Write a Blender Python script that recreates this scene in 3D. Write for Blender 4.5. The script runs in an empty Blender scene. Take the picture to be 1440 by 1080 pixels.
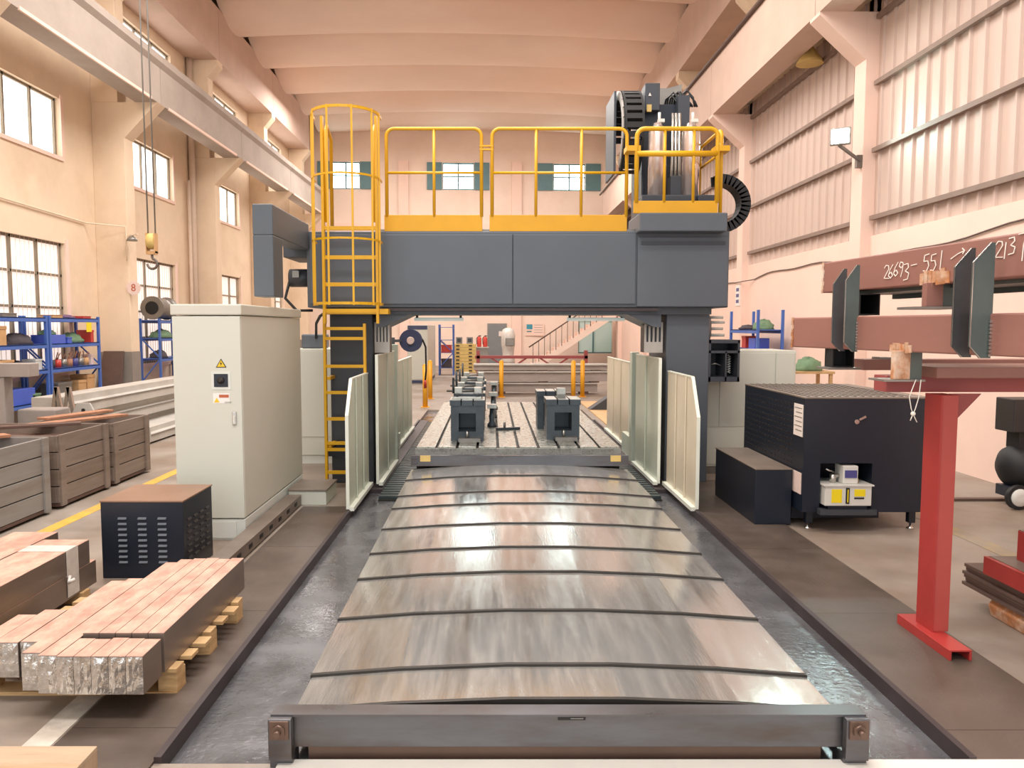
import bpy, bmesh, math, random
from mathutils import Vector, Matrix
R = random.Random(7)
SC = bpy.context.scene
COL = SC.collection
PI = math.pi
rad = math.radians

# ------------------------------------------------------------------ camera
F_PX, PITCH, HC, CX = 1080.0, math.atan(80 / 1080), 1.9, 690.0
cam = bpy.data.cameras.new('camera')
cam.sensor_fit = 'HORIZONTAL'
cam.sensor_width = 36.0
cam.lens = 36.0 * F_PX / 1440
cam.shift_x = (720 - CX) / 1440
cam.clip_start, cam.clip_end = 0.05, 300
cam_o = bpy.data.objects.new('camera', cam)
COL.objects.link(cam_o)
cam_o.location = (0, 0, HC)
cam_o.rotation_euler = (PI / 2 - PITCH, 0, 0)
SC.camera = cam_o

# ------------------------------------------------------------------ world, added area lights, exposure
SC.view_settings.view_transform = 'Standard'
SC.view_settings.look = 'None'
SC.view_settings.gamma = 1.0
SC.view_settings.use_curve_mapping = False
SC.view_settings.exposure = 0.06
w = bpy.data.worlds.new('world')
SC.world = w
w.use_nodes = True
w.node_tree.nodes['Background'].inputs[0].default_value = (0.95, 0.98, 1.0, 1)
w.node_tree.nodes['Background'].inputs[1].default_value = 1.7


def area(name, loc, rot, sx, sy, power, col):
    l = bpy.data.lights.new(name, 'AREA')
    l.shape = 'RECTANGLE'
    l.size, l.size_y = sx, sy
    l.energy = power
    l.color = col
    o = bpy.data.objects.new(name, l)
    o.location = loc
    o.rotation_euler = rot
    COL.objects.link(o)
    return o


WARM = (1.0, 0.97, 0.93)
for i, (y, p) in enumerate([(1.0, 800), (8.0, 900), (15.0, 950)]):
    area('added_roof_fill', (-1.6, y, 10.6), (0, 0, 0), 8, 2.0, p, WARM)  # added area lights below the roof, brighten the hall without any fixture
# added fill light over the far bays
area('added_roof_fill', (-1.4, 30, 10.6), (0, 0, 0), 12, 3.0, 1500, WARM)

# ------------------------------------------------------------------ helpers


def lin(c):
    return tuple((x / 12.92 if x <= 0.04045 else ((x + 0.055) / 1.055) ** 2.4) for x in c)


def hexc(h):
    return lin(tuple(int(h[i:i + 2], 16) / 255 for i in (0, 2, 4)))


MATS = {}


def mat(name, hexcol, rough=0.5, metal=0.0, var=0.12, scale=4.0, bump=0.0, bscale=40.0, stretch=(1, 1, 1),
        dark=None, rvar=0.0, spec=None, dfac=(0.45, 0.7), coat=0.0, tread=0):
    """procedural: base colour broken up by noise, optional second (stain) colour, fine bump"""
    m = bpy.data.materials.new(name)
    m.use_nodes = True
    nt = m.node_tree
    N, L = nt.nodes, nt.links
    b = N['Principled BSDF']
    c = hexc(hexcol)
    b.inputs['Metallic'].default_value = metal
    b.inputs['Roughness'].default_value = rough
    if coat:
        b.inputs['Coat Weight'].default_value = coat
        b.inputs['Coat Roughness'].default_value = 0.1
    if spec is not None:
        b.inputs['Specular IOR Level'].default_value = spec
    tc = N.new('ShaderNodeTexCoord')
    mp = N.new('ShaderNodeMapping')
    mp.inputs['Scale'].default_value = stretch
    g = N.new('ShaderNodeNewGeometry')
    L.new(g.outputs['Position'], mp.inputs[0])
    n = N.new('ShaderNodeTexNoise')
    n.inputs['Scale'].default_value = scale
    n.inputs['Detail'].default_value = 5
    n.inputs['Roughness'].default_value = 0.6
    L.new(mp.outputs[0], n.inputs['Vector'])
    r = N.new('ShaderNodeValToRGB')
    e = r.color_ramp.elements
    e[0].position, e[1].position = 0.3, 0.72
    e[0].color = tuple(x * (1 - var) for x in c) + (1,)
    e[1].color = tuple(min(1, x * (1 + var)) for x in c) + (1,)
    L.new(n.outputs[0], r.inputs[0])
    out = r.outputs[0]
    if dark:
        n2 = N.new('ShaderNodeTexNoise')
        n2.inputs['Scale'].default_value = scale * 0.37
        n2.inputs['Detail'].default_value = 7
        n2.inputs['Roughness'].default_value = 0.65
        L.new(mp.outputs[0], n2.inputs['Vector'])
        r2 = N.new('ShaderNodeValToRGB')
        r2.color_ramp.elements[0].position, r2.color_ramp.elements[1].position = dfac
        L.new(n2.outputs[0], r2.inputs[0])
        mx = N.new('ShaderNodeMixRGB')
        mx.inputs[2].default_value = hexc(dark) + (1,)
        L.new(r2.outputs[0], mx.inputs[0])
        L.new(out, mx.inputs[1])
        out = mx.outputs[0]
    L.new(out, b.inputs['Base Color'])
    if rvar:
        mr = N.new('ShaderNodeMapRange')
        mr.inputs[1].default_value, mr.inputs[2].default_value = 0.3, 0.7
        mr.inputs[3].default_value, mr.inputs[4].default_value = max(0.03, rough - rvar), rough + rvar
        L.new(n.outputs[0], mr.inputs[0])
        L.new(mr.outputs[0], b.inputs['Roughness'])
    if bump:
        n3 = N.new('ShaderNodeTexNoise')
        n3.inputs['Scale'].default_value = bscale
        n3.inputs['Detail'].default_value = 3
        L.new(mp.outputs[0], n3.inputs['Vector'])
        bp = N.new('ShaderNodeBump')
        bp.inputs['Strength'].default_value = bump
        bp.inputs['Distance'].default_value = 0.01
        if tread:
            n3 = N.new('ShaderNodeTexChecker')
            n3.inputs['Scale'].default_value = tread
            mp2 = N.new('ShaderNodeMapping')
            mp2.inputs['Rotation'].default_value = (0, 0, PI / 4)
            L.new(mp.outputs[0], mp2.inputs[0])
            L.new(mp2.outputs[0], n3.inputs['Vector'])
            L.new(n3.outputs['Fac'], bp.inputs['Height'])
        else:
            L.new(n3.outputs[0], bp.inputs['Height'])
        L.new(bp.outputs[0], b.inputs['Normal'])
    MATS[name] = m
    return m


def emis(name, hexcol, strength):
    m = bpy.data.materials.new(name)
    m.use_nodes = True
    b = m.node_tree.nodes['Principled BSDF']
    b.inputs['Base Color'].default_value = (0.6, 0.6, 0.6, 1)
    b.inputs['Roughness'].default_value = 0.3
    b.inputs['Emission Color'].default_value = hexc(hexcol) + (1,)
    b.inputs['Emission Strength'].default_value = strength
    MATS[name] = m
    return m


class MB:
    """collects simple solids in world coordinates; build() links them as ONE mesh object"""

    def __init__(self):
        self.v, self.f, self.s = [], [], []

    def add(self, vs, fs, smooth=False):
        o = len(self.v)
        self.v += [tuple(x) for x in vs]
        for f in fs:
            self.f.append([i + o for i in f])
            self.s.append(smooth)
        return self

    def box(self, x0, x1, y0, y1, z0, z1):
        vs = [(x, y, z) for z in (z0, z1) for y in (y0, y1) for x in (x0, x1)]
        return self.add(vs, [(0, 2, 3, 1), (4, 5, 7, 6), (0, 1, 5, 4), (2, 6, 7, 3), (0, 4, 6, 2), (1, 3, 7, 5)])

    def obox(self, c, ax, ay, az, hx, hy, hz):
        c, ax, ay, az = Vector(c), Vector(ax), Vector(ay), Vector(az)
        vs = [c + ax * (sx * hx) + ay * (sy * hy) + az * (sz * hz) for sz in (-1, 1) for sy in (-1, 1) for sx in (-1, 1)]
        return self.add(vs, [(0, 2, 3, 1), (4, 5, 7, 6), (0, 1, 5, 4), (2, 6, 7, 3), (0, 4, 6, 2), (1, 3, 7, 5)])

    def rbox(self, cx, cy, rz, hx, hy, z0, z1):
        ca, sa = math.cos(rz), math.sin(rz)
        return self.obox((cx, cy, (z0 + z1) / 2), (ca, sa, 0), (-sa, ca, 0), (0, 0, 1), hx, hy, (z1 - z0) / 2)

    def bar(self, a, b, w, h, up=(0, 0, 1)):
        a, b = Vector(a), Vector(b)
        d = (b - a)
        L = d.length
        d = d / L
        u = Vector(up)
        s = d.cross(u)
        if s.length < 1e-4:
            u = Vector((0, 1, 0))
            s = d.cross(u)
        s.normalize()
        u = s.cross(d)
        return self.obox((a + b) / 2, d, s, u, L / 2, w / 2, h / 2)

    def tube(self, pts, r, n=8, closed=False, caps=True):
        pts = [Vector(p) for p in pts]
        m = len(pts)
        rings = []
        prev = None
        for i, p in enumerate(pts):
            if closed:
                t = pts[(i + 1) % m] - pts[i - 1]
            elif i == 0:
                t = pts[1] - pts[0]
            elif i == m - 1:
                t = pts[-1] - pts[-2]
            else:
                t = (pts[i + 1] - p).normalized() + (p - pts[i - 1]).normalized()
            t.normalize()
            if prev is None:
                a = Vector((0, 0, 1)) if abs(t.z) < 0.9 else Vector((1, 0, 0))
                prev = (a - t * a.dot(t)).normalized()
            else:
                prev = (prev - t * prev.dot(t)).normalized()
            s = t.cross(prev)
            rings.append([p + (prev * math.cos(2 * PI * k / n) + s * math.sin(2 * PI * k / n)) * r for k in range(n)])
        vs = [v for ring in rings for v in ring]
        fs = []
        for i in range(m if closed else m - 1):
            j = (i + 1) % m
            for k in range(n):
                l = (k + 1) % n
                fs.append((i * n + k, i * n + l, j * n + l, j * n + k))
        self.add(vs, fs, True)
        if caps and not closed:
            o = len(self.v) - len(vs)
            self.f.append([o + k for k in range(n)][::-1])
            self.s.append(False)
            self.f.append([o + (m - 1) * n + k for k in range(n)])
            self.s.append(False)
        return self

    def cyl(self, a, b, r, n=16):
        return self.tube([a, b], r, n)

    def lathe(self, c, prof, n=20, axis=(0, 0, 1)):
        """prof: list of (radius, height) along axis"""
        ax = Vector(axis).normalized()
        a = Vector((1, 0, 0)) if abs(ax.x) < 0.9 else Vector((0, 1, 0))
        u = (a - ax * a.dot(ax)).normalized()
        v = ax.cross(u)
        c = Vector(c)
        vs = []
        for r, h in prof:
            for k in range(n):
                t = 2 * PI * k / n
                vs.append(c + ax * h + (u * math.cos(t) + v * math.sin(t)) * r)
        fs = []
        for i in range(len(prof) - 1):
            for k in range(n):
                l = (k + 1) % n
                fs.append((i * n + k, i * n + l, (i + 1) * n + l, (i + 1) * n + k))
        self.add(vs, fs, True)
        o = len(self.v) - len(vs)
        self.f.append([o + k for k in range(n)][::-1]); self.s.append(False)
        self.f.append([o + (len(prof) - 1) * n + k for k in range(n)]); self.s.append(False)
        return self

    def prism(self, poly, d, smooth=False):
        """poly: 3D points of one face, d: extrusion vector"""
        d = Vector(d)
        p = [Vector(x) for x in poly]
        n = len(p)
        vs = p + [x + d for x in p]
        fs = [tuple(range(n))[::-1], tuple(range(n, 2 * n))]
        fs += [(i, (i + 1) % n, n + (i + 1) % n, n + i) for i in range(n)]
        return self.add(vs, fs, smooth)

    def quad(self, a, b, c, d):
        return self.add([a, b, c, d], [(0, 1, 2, 3)])

    def build(self, name, m, parent=None, bevel=0.0, origin=None):
        me = bpy.data.meshes.new(name)
        root = parent
        off = Vector((0, 0, 0))
        while root is not None:
            off = off + Vector(root.location)
            root = root.parent
        if parent is None:
            if origin is None:
                xs = [v[0] for v in self.v]; ys = [v[1] for v in self.v]; zs = [v[2] for v in self.v]
                origin = ((min(xs) + max(xs)) / 2, (min(ys) + max(ys)) / 2, min(zs))
            off = Vector(origin)
        me.from_pydata([tuple(Vector(v) - off) for v in self.v], [], self.f)
        me.validate()
        bm = bmesh.new()
        bm.from_mesh(me)
        bmesh.ops.recalc_face_normals(bm, faces=bm.faces)
        bm.to_mesh(me)
        bm.free()
        if len(me.polygons) == len(self.s):
            me.polygons.foreach_set('use_smooth', self.s)
        me.materials.append(MATS[m] if isinstance(m, str) else m)
        o = bpy.data.objects.new(name, me)
        COL.objects.link(o)
        if parent is not None:
            o.parent = parent
        else:
            o.location = off
        if bevel:
            bv = o.modifiers.new('bevel', 'BEVEL')
            bv.width = bevel
            bv.segments = 2
            bv.limit_method = 'ANGLE'
            bv.angle_limit = rad(50)
        return o


def tag(o, label=None, cat=None, group=None, kind=None):
    if label: o['label'] = label
    if cat: o['category'] = cat
    if group: o['group'] = group
    if kind: o['kind'] = kind
    return o


def thing(name, loc, label, cat, group=None):
    o = bpy.data.objects.new(name, None)
    o.empty_display_size = 0.2
    o.location = loc
    COL.objects.link(o)
    return tag(o, label, cat, group)


def structure(o):
    o['kind'] = 'structure'
    return o


def copy_part(src, parent, loc=None, rot=None, name=None):
    c = src.copy()
    COL.objects.link(c)
    c.parent = parent
    if loc is not None: c.location = loc
    if rot is not None: c.rotation_euler = rot
    return c


def copy_thing(root, loc, label, rot=None):
    c = root.copy()
    COL.objects.link(c)
    c.location = loc
    if rot is not None: c.rotation_euler = rot
    c['label'] = label
    for ch in [o for o in COL.objects if o.parent == root]:
        d = ch.copy()
        COL.objects.link(d)
        d.parent = c
        for g in [o for o in COL.objects if o.parent == ch]:
            e = g.copy()
            COL.objects.link(e)
            e.parent = d
    return c


def at(px, py, Y):
    """photo position at a known distance down the hall -> point in metres"""
    a = (px - CX) / F_PX
    b = -(py - 540) / F_PX
    dy = math.cos(PITCH) + b * math.sin(PITCH)
    dz = -math.sin(PITCH) + b * math.cos(PITCH)
    t = Y / dy
    return Vector((a * t, Y, HC + dz * t))


def text_mesh(name, body, size, m, parent, M, align='CENTER', extrude=0.0006, shear=0.0):
    cu = bpy.data.curves.new(name, 'FONT')
    cu.body = body
    cu.size = size
    cu.align_x = align
    cu.align_y = 'CENTER'
    cu.extrude = extrude
    cu.shear = shear
    cu.resolution_u = 2
    t = bpy.data.objects.new(name, cu)
    COL.objects.link(t)
    bpy.context.view_layer.update()
    me = bpy.data.meshes.new_from_object(t.evaluated_get(bpy.context.evaluated_depsgraph_get()))
    bpy.data.objects.remove(t)
    off = Vector((0, 0, 0))
    r = parent
    while r is not None:
        off += Vector(r.location)
        r = r.parent
    me.transform(Matrix.Translation(-off) @ M)
    me.materials.clear()
    me.materials.append(MATS[m])
    o = bpy.data.objects.new(name, me)
    COL.objects.link(o)
    o.parent = parent
    return o


FACE_CAM = Matrix.Rotation(PI / 2, 4, 'X')          # text plane facing -Y


def face(loc):
    return Matrix.Translation(Vector(loc)) @ FACE_CAM


# ------------------------------------------------------------------ materials
mat('wall_peach', 'E6CFB4', 0.85, var=0.06, scale=1.2, bump=0.15, bscale=30, dark='D2B596', dfac=(0.5, 0.8))
mat('wall_pink', 'F1D2C2', 0.85, var=0.04, scale=1.0, bump=0.1, bscale=30, dark='E8CDBC', dfac=(0.55, 0.85))
mat('wall_far', 'EFD8C8', 0.85, var=0.05, scale=0.8, bump=0.1, dark='E2C6B2', dfac=(0.5, 0.85))
mat('dado_grey', '8F857C', 0.7, var=0.1, scale=2)
mat('beam_concrete', 'AEA095', 0.8, var=0.07, scale=1.5, bump=0.1, dark='9A8C80', dfac=(0.5, 0.85))
mat('beam_pink', 'CFB3A3', 0.8, var=0.06, scale=1.5, bump=0.1)
mat('ceiling_shell', 'F2DBCB', 0.85, var=0.05, scale=0.5, dark='EAC6B2', dfac=(0.45, 0.8), stretch=(0.5, 1, 1))
mat('panel_sheet', 'CDB5A8', 0.55, var=0.04, scale=1.0, stretch=(1, 1, 0.2))
mat('purlin', '8A7468', 0.6, var=0.1)
mat('floor_concrete', '958A80', 0.5, var=0.16, scale=1.6, bump=0.06, bscale=25, dark='7C6857', dfac=(0.42, 0.72), rvar=0.12)
mat('floor_yellow', 'D2A545', 0.6, var=0.15, scale=6, dark='9C8A62', dfac=(0.5, 0.75))
mat('floor_yellow_worn', 'B39A62', 0.6, var=0.15, scale=6, dark='93887A', dfac=(0.35, 0.6))
mat('floor_white', 'C9C0B4', 0.6, var=0.15, scale=7, dark='8C8278', dfac=(0.5, 0.7))
mat('sill_white', 'D8D4CC', 0.5, var=0.06, scale=3)
mat('chequer_brown', '645850', 0.42, metal=0.3, var=0.15, scale=3, bump=0.5, bscale=60, dark='54483F', rvar=0.08, tread=38)
mat('pit_steel', '7A7A7E', 0.24, metal=0.55, var=0.2, scale=2.5, bump=0.25, bscale=30, dark='5A5A5C', rvar=0.14)
mat('kerb_dark', '43393A', 0.5, metal=0.3, var=0.2)
mat('cover_steel', 'C2C0BC', 0.15, metal=0.7, var=0.10, scale=5.0, stretch=(3.5, 0.35, 1), bump=0.05, bscale=30,
    dark='9A8B7C', rvar=0.07, dfac=(0.5, 0.85))
mat('cover_lip', '37332F', 0.45, metal=0.4, var=0.2)
mat('end_beam', '66666A', 0.33, metal=0.6, var=0.15, scale=3, dark='55483F', stretch=(0.6, 1, 3), rvar=0.08)
mat('end_beam_brown', '6A5448', 0.4, metal=0.4, var=0.15, scale=2)
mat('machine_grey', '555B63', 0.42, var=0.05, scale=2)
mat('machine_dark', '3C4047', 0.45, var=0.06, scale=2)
mat('black_paint', '1D2430', 0.38, var=0.1, scale=2)
mat('navy_black', '171F2C', 0.34, var=0.12, scale=2)
mat('black_rubber', '1B1B1D', 0.6, var=0.15)
mat('louver_black', '2C2827', 0.5, var=0.15, scale=4)
mat('louvre_blue', '565E68', 0.4, var=0.08)
mat('grimy_top', '7A6E64', 0.45, var=0.15, scale=3, dark='5F5148')
mat('brown_top', '8C6C58', 0.4, var=0.12, scale=2)
mat('safety_yellow', 'D8A30E', 0.4, var=0.05, scale=3)
mat('safety_yellow_deep', 'D59C0A', 0.42, var=0.05, scale=3)
mat('bollard_orange', 'E0A01E', 0.45, var=0.06)
mat('cabinet_cream', 'CFD0C4', 0.42, var=0.02, scale=1)
mat('cabinet_cream_side', 'CBC9BD', 0.4, var=0.03, scale=1)
mat('cabinet_plinth', 'D6D9D2', 0.42, var=0.03)
mat('guard_green', 'C6CDBB', 0.36, var=0.05, scale=2)
mat('guard_cream', 'D9CDB6', 0.36, var=0.06, scale=2)
mat('guard_edge', 'E4E6D8', 0.4, var=0.04)
mat('table_iron', 'B4B3AA', 0.30, metal=0.7, var=0.10, scale=14, bump=0.12, bscale=60, dark='A6A399', rvar=0.1)
mat('table_slot', '26241F', 0.6, metal=0.3, var=0.2)
mat('fixture_grey', '4A5258', 0.4, metal=0.35, var=0.15, scale=8)
mat('fixture_top', 'B9B8B0', 0.3, metal=0.8, var=0.15, scale=20)
mat('bright_steel', 'C9C6C0', 0.25, metal=0.95, var=0.08, scale=10)
mat('dull_steel', '8E8A84', 0.4, metal=0.6, var=0.12, scale=5)
mat('slat_dark', '3C4546', 0.35, metal=0.5, var=0.15, scale=8)
mat('grey_beam', 'BFBAB2', 0.5, var=0.08, scale=2, dark='A39B92')
mat('grey_casting', '9A8F88', 0.55, var=0.1, scale=3)
mat('crate_grey', '8B8682', 0.6, var=0.12, scale=4, dark='78695F', stretch=(1, 0.3, 3))
mat('crate_brown', '85766C', 0.6, var=0.12, scale=4, dark='6E5C50', stretch=(1, 0.3, 3))
mat('scrap_wood', 'A9785C', 0.7, var=0.25, scale=8)
mat('scrap_dark', '5A4238', 0.7, var=0.25, scale=8)
mat('wood_pale', 'C9A677', 0.65, var=0.15, scale=9, stretch=(1, 1, 5), dark='A98458')
mat('wood_crate', 'AD967C', 0.65, var=0.15, scale=5, stretch=(0.5, 4, 1), dark='A87C4E')
mat('bar_top', 'CBA592', 0.5, var=0.16, scale=24, dark='AE8070', dfac=(0.4, 0.65), stretch=(1, 0.5, 1))
mat('bar_side', '84756A', 0.34, metal=0.5, var=0.15, scale=5, stretch=(1, 0.3, 2))
mat('foil', 'D2D0CC', 0.2, metal=0.85, var=0.25, scale=20, bump=0.9, bscale=22)
mat('film', 'CFC8C0', 0.2, var=0.1, scale=12, bump=0.6, bscale=20)
mat('shelf_blue', '4669B4', 0.45, var=0.06, scale=3)
mat('bin_blue', '4A62C0', 0.45, var=0.06)
mat('red_paint', 'AC4740', 0.42, var=0.07, scale=2)
mat('red_dark', '9A4A48', 0.45, var=0.07, scale=2)
mat('red_channel', 'A53330', 0.4, var=0.08)
mat('rust_beam', '94675C', 0.5, var=0.08, scale=2, dark='7E574F', stretch=(1, 0.4, 1))
mat('mill_plate', '5C5B5D', 0.45, metal=0.4, var=0.15, scale=4, dark='4C4C4E')
mat('mill_green', '59625F', 0.42, metal=0.35, var=0.15, scale=4)
mat('weld_rust', 'B5794E', 0.6, var=0.25, scale=14, dark='E0D0BE')
mat('chalk', 'F0E4DA', 0.9, var=0.05, scale=20)
mat('paper', 'E6D9D0', 0.7, var=0.05, scale=20)
mat('paper_pink', 'E5CCC2', 0.7, var=0.05, scale=20)
mat('ink', '1A1A1A', 0.6, var=0.05)
mat('sign_yellow', 'E8C22A', 0.5, var=0.04)
mat('label_yellow', 'F0D818', 0.5, var=0.04)
mat('label_red', 'B9623F', 0.5, var=0.05)
mat('tank_white', 'D6D5CE', 0.4, var=0.04)
mat('pump_blue', '4A4A86', 0.4, var=0.05)
mat('white_plastic', 'E9E7E2', 0.4, var=0.04)
mat('teal_shutter', '5C7F85', 0.5, var=0.06)
mat('teal_sign', '3E93A6', 0.5, var=0.05)
mat('window_frame', '8B7E6C', 0.55, var=0.08)
mat('door_grey', '7D8082', 0.5, var=0.05)
mat('ext_red', 'C63F33', 0.35, var=0.05)
mat('cardboard', 'C69A6A', 0.7, var=0.1, scale=8)
mat('cloth_green', '6E8A6A', 0.8, var=0.2, scale=9)
mat('cloth_dark', '4B4448', 0.8, var=0.25, scale=9)
mat('purple_cloth', '6A5070', 0.8, var=0.2, scale=9)
mat('crate_yellow', 'D2B46E', 0.6, var=0.1, scale=6)
mat('rope', 'E8E2D8', 0.8, var=0.05)
mat('pipe_peach', 'DCC6B2', 0.6, var=0.05)
mat('plywood', 'CFA878', 0.6, var=0.12, scale=3)
mat('hose_blue', '3C4260', 0.45, var=0.08)
mat('brown_board', '5F4A42', 0.5, var=0.12)
mat('cylinder_silver', 'D9C9C2', 0.22, metal=0.7, var=0.05, scale=3)
emis('window_glow', 'FFFAF2', 3.0)
emis('window_glow_low', 'F4E0D4', 0.92)
emis('window_glow_far', 'D8F6F8', 10.0)
emis('lamp_face', 'D8FFFA', 260)
emis('led_bar', 'E6EDE0', 0.35)
# backlit ribbed green glass of the far stair window
emis('stair_glass', '4A9A80', 0.35)

# ------------------------------------------------------------------ floor, pit
PX0, PX1, PY0, PY1, PZ = -1.45, 2.10, 3.22, 17.6, -0.05
b = MB()
XL, XR, YN, YF = -9.2, 7.0, -4.0, 40.0
b.box(XL, PX0, YN, YF, -0.3, 0).box(PX1, XR, YN, YF, -0.3, 0).box(PX0, PX1, YN, PY0, -0.3, 0).box(PX0, PX1, PY1, YF, -0.3, 0)
floor = structure(b.build('floor', 'floor_concrete', origin=(0, 0, 0)))
MB().box(PX0, PX1, PY0, PY1, -0.3, PZ).build('pit_floor', 'pit_steel', floor)
# chequer-plate walkways, plate by plate
for (x0, x1, y0, y1, n) in ((-1.98, -1.47, 2.0, 8.0, 4), (2.12, 2.83, 2.0, 9.4, 5)):
    st = (y1 - y0) / n
    for i in range(n):
        MB().box(x0, x1, y0 + i * st + 0.002, y0 + (i + 1) * st - 0.002, 0.0, 0.012).build('walkway_plate', 'chequer_brown', floor)
for x0, x1 in ((PX0 - 0.02, PX0 + 0.012), (PX1 - 0.012, PX1 + 0.02)):
    MB().box(x0, x1, PY0, 15.5, PZ, 0.03).build('pit_kerb', 'kerb_dark', floor)
MB().box(-4.22, -4.08, 1.0, 36, 0, 0.003).build('floor_line', 'floor_yellow', floor)
MB().box(-2.13, -2.0, 0.5, 4.2, 0, 0.003).build('floor_line', 'floor_white', floor)
MB().box(4.25, 4.42, 4.0, 9.0, 0, 0.003).build('floor_line', 'floor_yellow_worn', floor)
MB().box(-0.92, 4.5, 2.7, PY0, 0.0, 0.02).build('pit_sill', 'sill_white', floor)
MB().box(PX0, -1.27, 8.9, 15.6, -0.05, 0.0).build('pit_ledge', 'kerb_dark', floor)
MB().box(1.93, PX1, 8.9, 15.6, -0.05, 0.0).build('pit_ledge', 'kerb_dark', floor)
MB().box(2.25, 3.4, 13.2, 19.5, 0.0, 0.02).build('floor_board', 'plywood', floor)

# ------------------------------------------------------------------ left wall
WL = -9.0


def wall_with_holes(u0, u1, z0, z1, holes, to3, th):
    """grid the rectangle around the holes; to3(u, d, z) -> point, d is depth into the wall"""
    us = sorted({u0, u1} | {h[0] for h in holes} | {h[1] for h in holes})
    zs = sorted({z0, z1} | {h[2] for h in holes} | {h[3] for h in holes})
    m = MB()
    for i in range(len(us) - 1):
        for j in range(len(zs) - 1):
            cu, cz = (us[i] + us[i + 1]) / 2, (zs[j] + zs[j + 1]) / 2
            if any(h[0] < cu < h[1] and h[2] < cz < h[3] for h in holes):
                continue
            P = [to3(u, d, z) for z in (zs[j], zs[j + 1]) for d in (0, th) for u in (us[i], us[i + 1])]
            m.add(P, [(0, 2, 3, 1), (4, 5, 7, 6), (0, 1, 5, 4), (2, 6, 7, 3), (0, 4, 6, 2), (1, 3, 7, 5)])
    return m


COLS_L = [6.3, 12.0, 17.7, 23.4, 29.1, 34.8]
bays = [(a, bb) for a, bb in zip(COLS_L[:-1], COLS_L[1:])]
holesL = []
winL = []
for i, (a, c) in enumerate(bays):
    y0, y1 = a + 1.8, a + 4.4
    winL.append(('mid', y0, y1, 5.45, 6.65))
    winL.append(('low', y0, y1, 0.95, 3.66))
    winL.append(('top', y0 - 0.3, y1 + 0.1, 8.5, 9.5))
for wnd in winL:
    holesL.append(wnd[1:])
wl = wall_with_holes(YN, YF, 0, 12.5, holesL, lambda u, d, z: (WL - d, u, z), 0.3)
wall_left = structure(wl.build('wall_left', 'wall_peach', origin=(WL, 17, 0)))
wn = 0


def window(parent_name, y0, y1, z0, z1, cols, rows, glow, X, ribs=0):
    global wn
    wn += 1
    o = thing('window_%d' % wn, (X - 0.12, (y0 + y1) / 2, z0), None, None)
    structure(o)
    fr = MB()
    t = 0.05
    xa, xb = X - 0.17, X - 0.09
    fr.box(xa, xb, y0, y1, z0, z0 + t).box(xa, xb, y0, y1, z1 - t, z1)
    fr.box(xa, xb, y0, y0 + t, z0, z1).box(xa, xb, y1 - t, y1, z0, z1)
    for k in range(1, cols):
        yy = y0 + (y1 - y0) * k / cols
        fr.box(xa, xb, yy - t / 2, yy + t / 2, z0, z1)
    for k in range(1, rows):
        zz = z0 + (z1 - z0) * k / rows
        fr.box(xa, xb, y0, y1, zz - t / 2, zz + t / 2)
    fr.build('window_frame', 'window_frame', o)
    for c in range(cols):
        for r in range(rows):
            MB().box(X - 0.15, X - 0.14, y0 + (y1 - y0) * c / cols, y0 + (y1 - y0) * (c + 1) / cols,
                     z0 + (z1 - z0) * r / rows, z0 + (z1 - z0) * (r + 1) / rows).build('pane', glow, o)
    if ribs:
        rb = MB()
        for k in range(1, ribs):
            yy = y0 + (y1 - y0) * k / ribs
            rb.box(X - 0.19, X - 0.172, yy - 0.008, yy + 0.008, z0, z1)
        # security bars stand inside the frame
        rb2 = MB()
        for k in range(1, ribs):
            yy = y0 + (y1 - y0) * k / ribs
            rb2.cyl((X - 0.07, yy, z0), (X - 0.07, yy, z1), 0.005, 6)
        rb2.build('security_bars', 'pipe_peach', o)
    return o


for kind, y0, y1, z0, z1 in winL:
    if kind == 'mid':
        window('l', y0, y1, z0, z1, 3, 1, 'window_glow', WL)
    elif kind == 'low':
        window('l', y0, y1, z0, z1, 3, 4, 'window_glow_low', WL, ribs=18)
    else:
        window('l', y0, y1, z0, z1, 3, 1, 'window_glow', WL)
# sills / reveal trims
for kind, y0, y1, z0, z1 in winL:
    if kind != 'top':
        MB().box(WL, WL + 0.04, y0 - 0.06, y1 + 0.06, z0 - 0.08, z0).build('window_sill', 'wall_pink', wall_left)
        MB().box(WL, WL + 0.03, y1, y1 + 0.1, z0, z1 + 0.08).build('window_surround', 'wall_pink', wall_left)
CW = 0.42
for yc in COLS_L:
    MB().box(-9.0, -8.27, yc, yc + CW, 1.33, 6.95).build('column', 'wall_peach', wall_left, 0.01)
    MB().box(-9.0, -8.262, yc - 0.008, yc + CW + 0.008, 0, 1.33).build('column_dado', 'dado_grey', wall_left)
    MB().prism([(-8.27, yc, 6.16), (-7.5, yc, 6.95), (-8.27, yc, 6.95)], (0, CW, 0)).build('corbel', 'wall_peach', wall_left)
    MB().box(-9.0, -8.4, yc, yc + CW, 6.95, 9.8).build('upper_column', 'wall_peach', wall_left, 0.01)
    MB().prism([(-8.4, yc, 9.3), (-8.1, yc, 9.65), (-8.1, yc, 9.8), (-8.4, yc, 9.8)], (0, CW, 0)).build('roof_corbel', 'wall_peach', wall_left)
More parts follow.
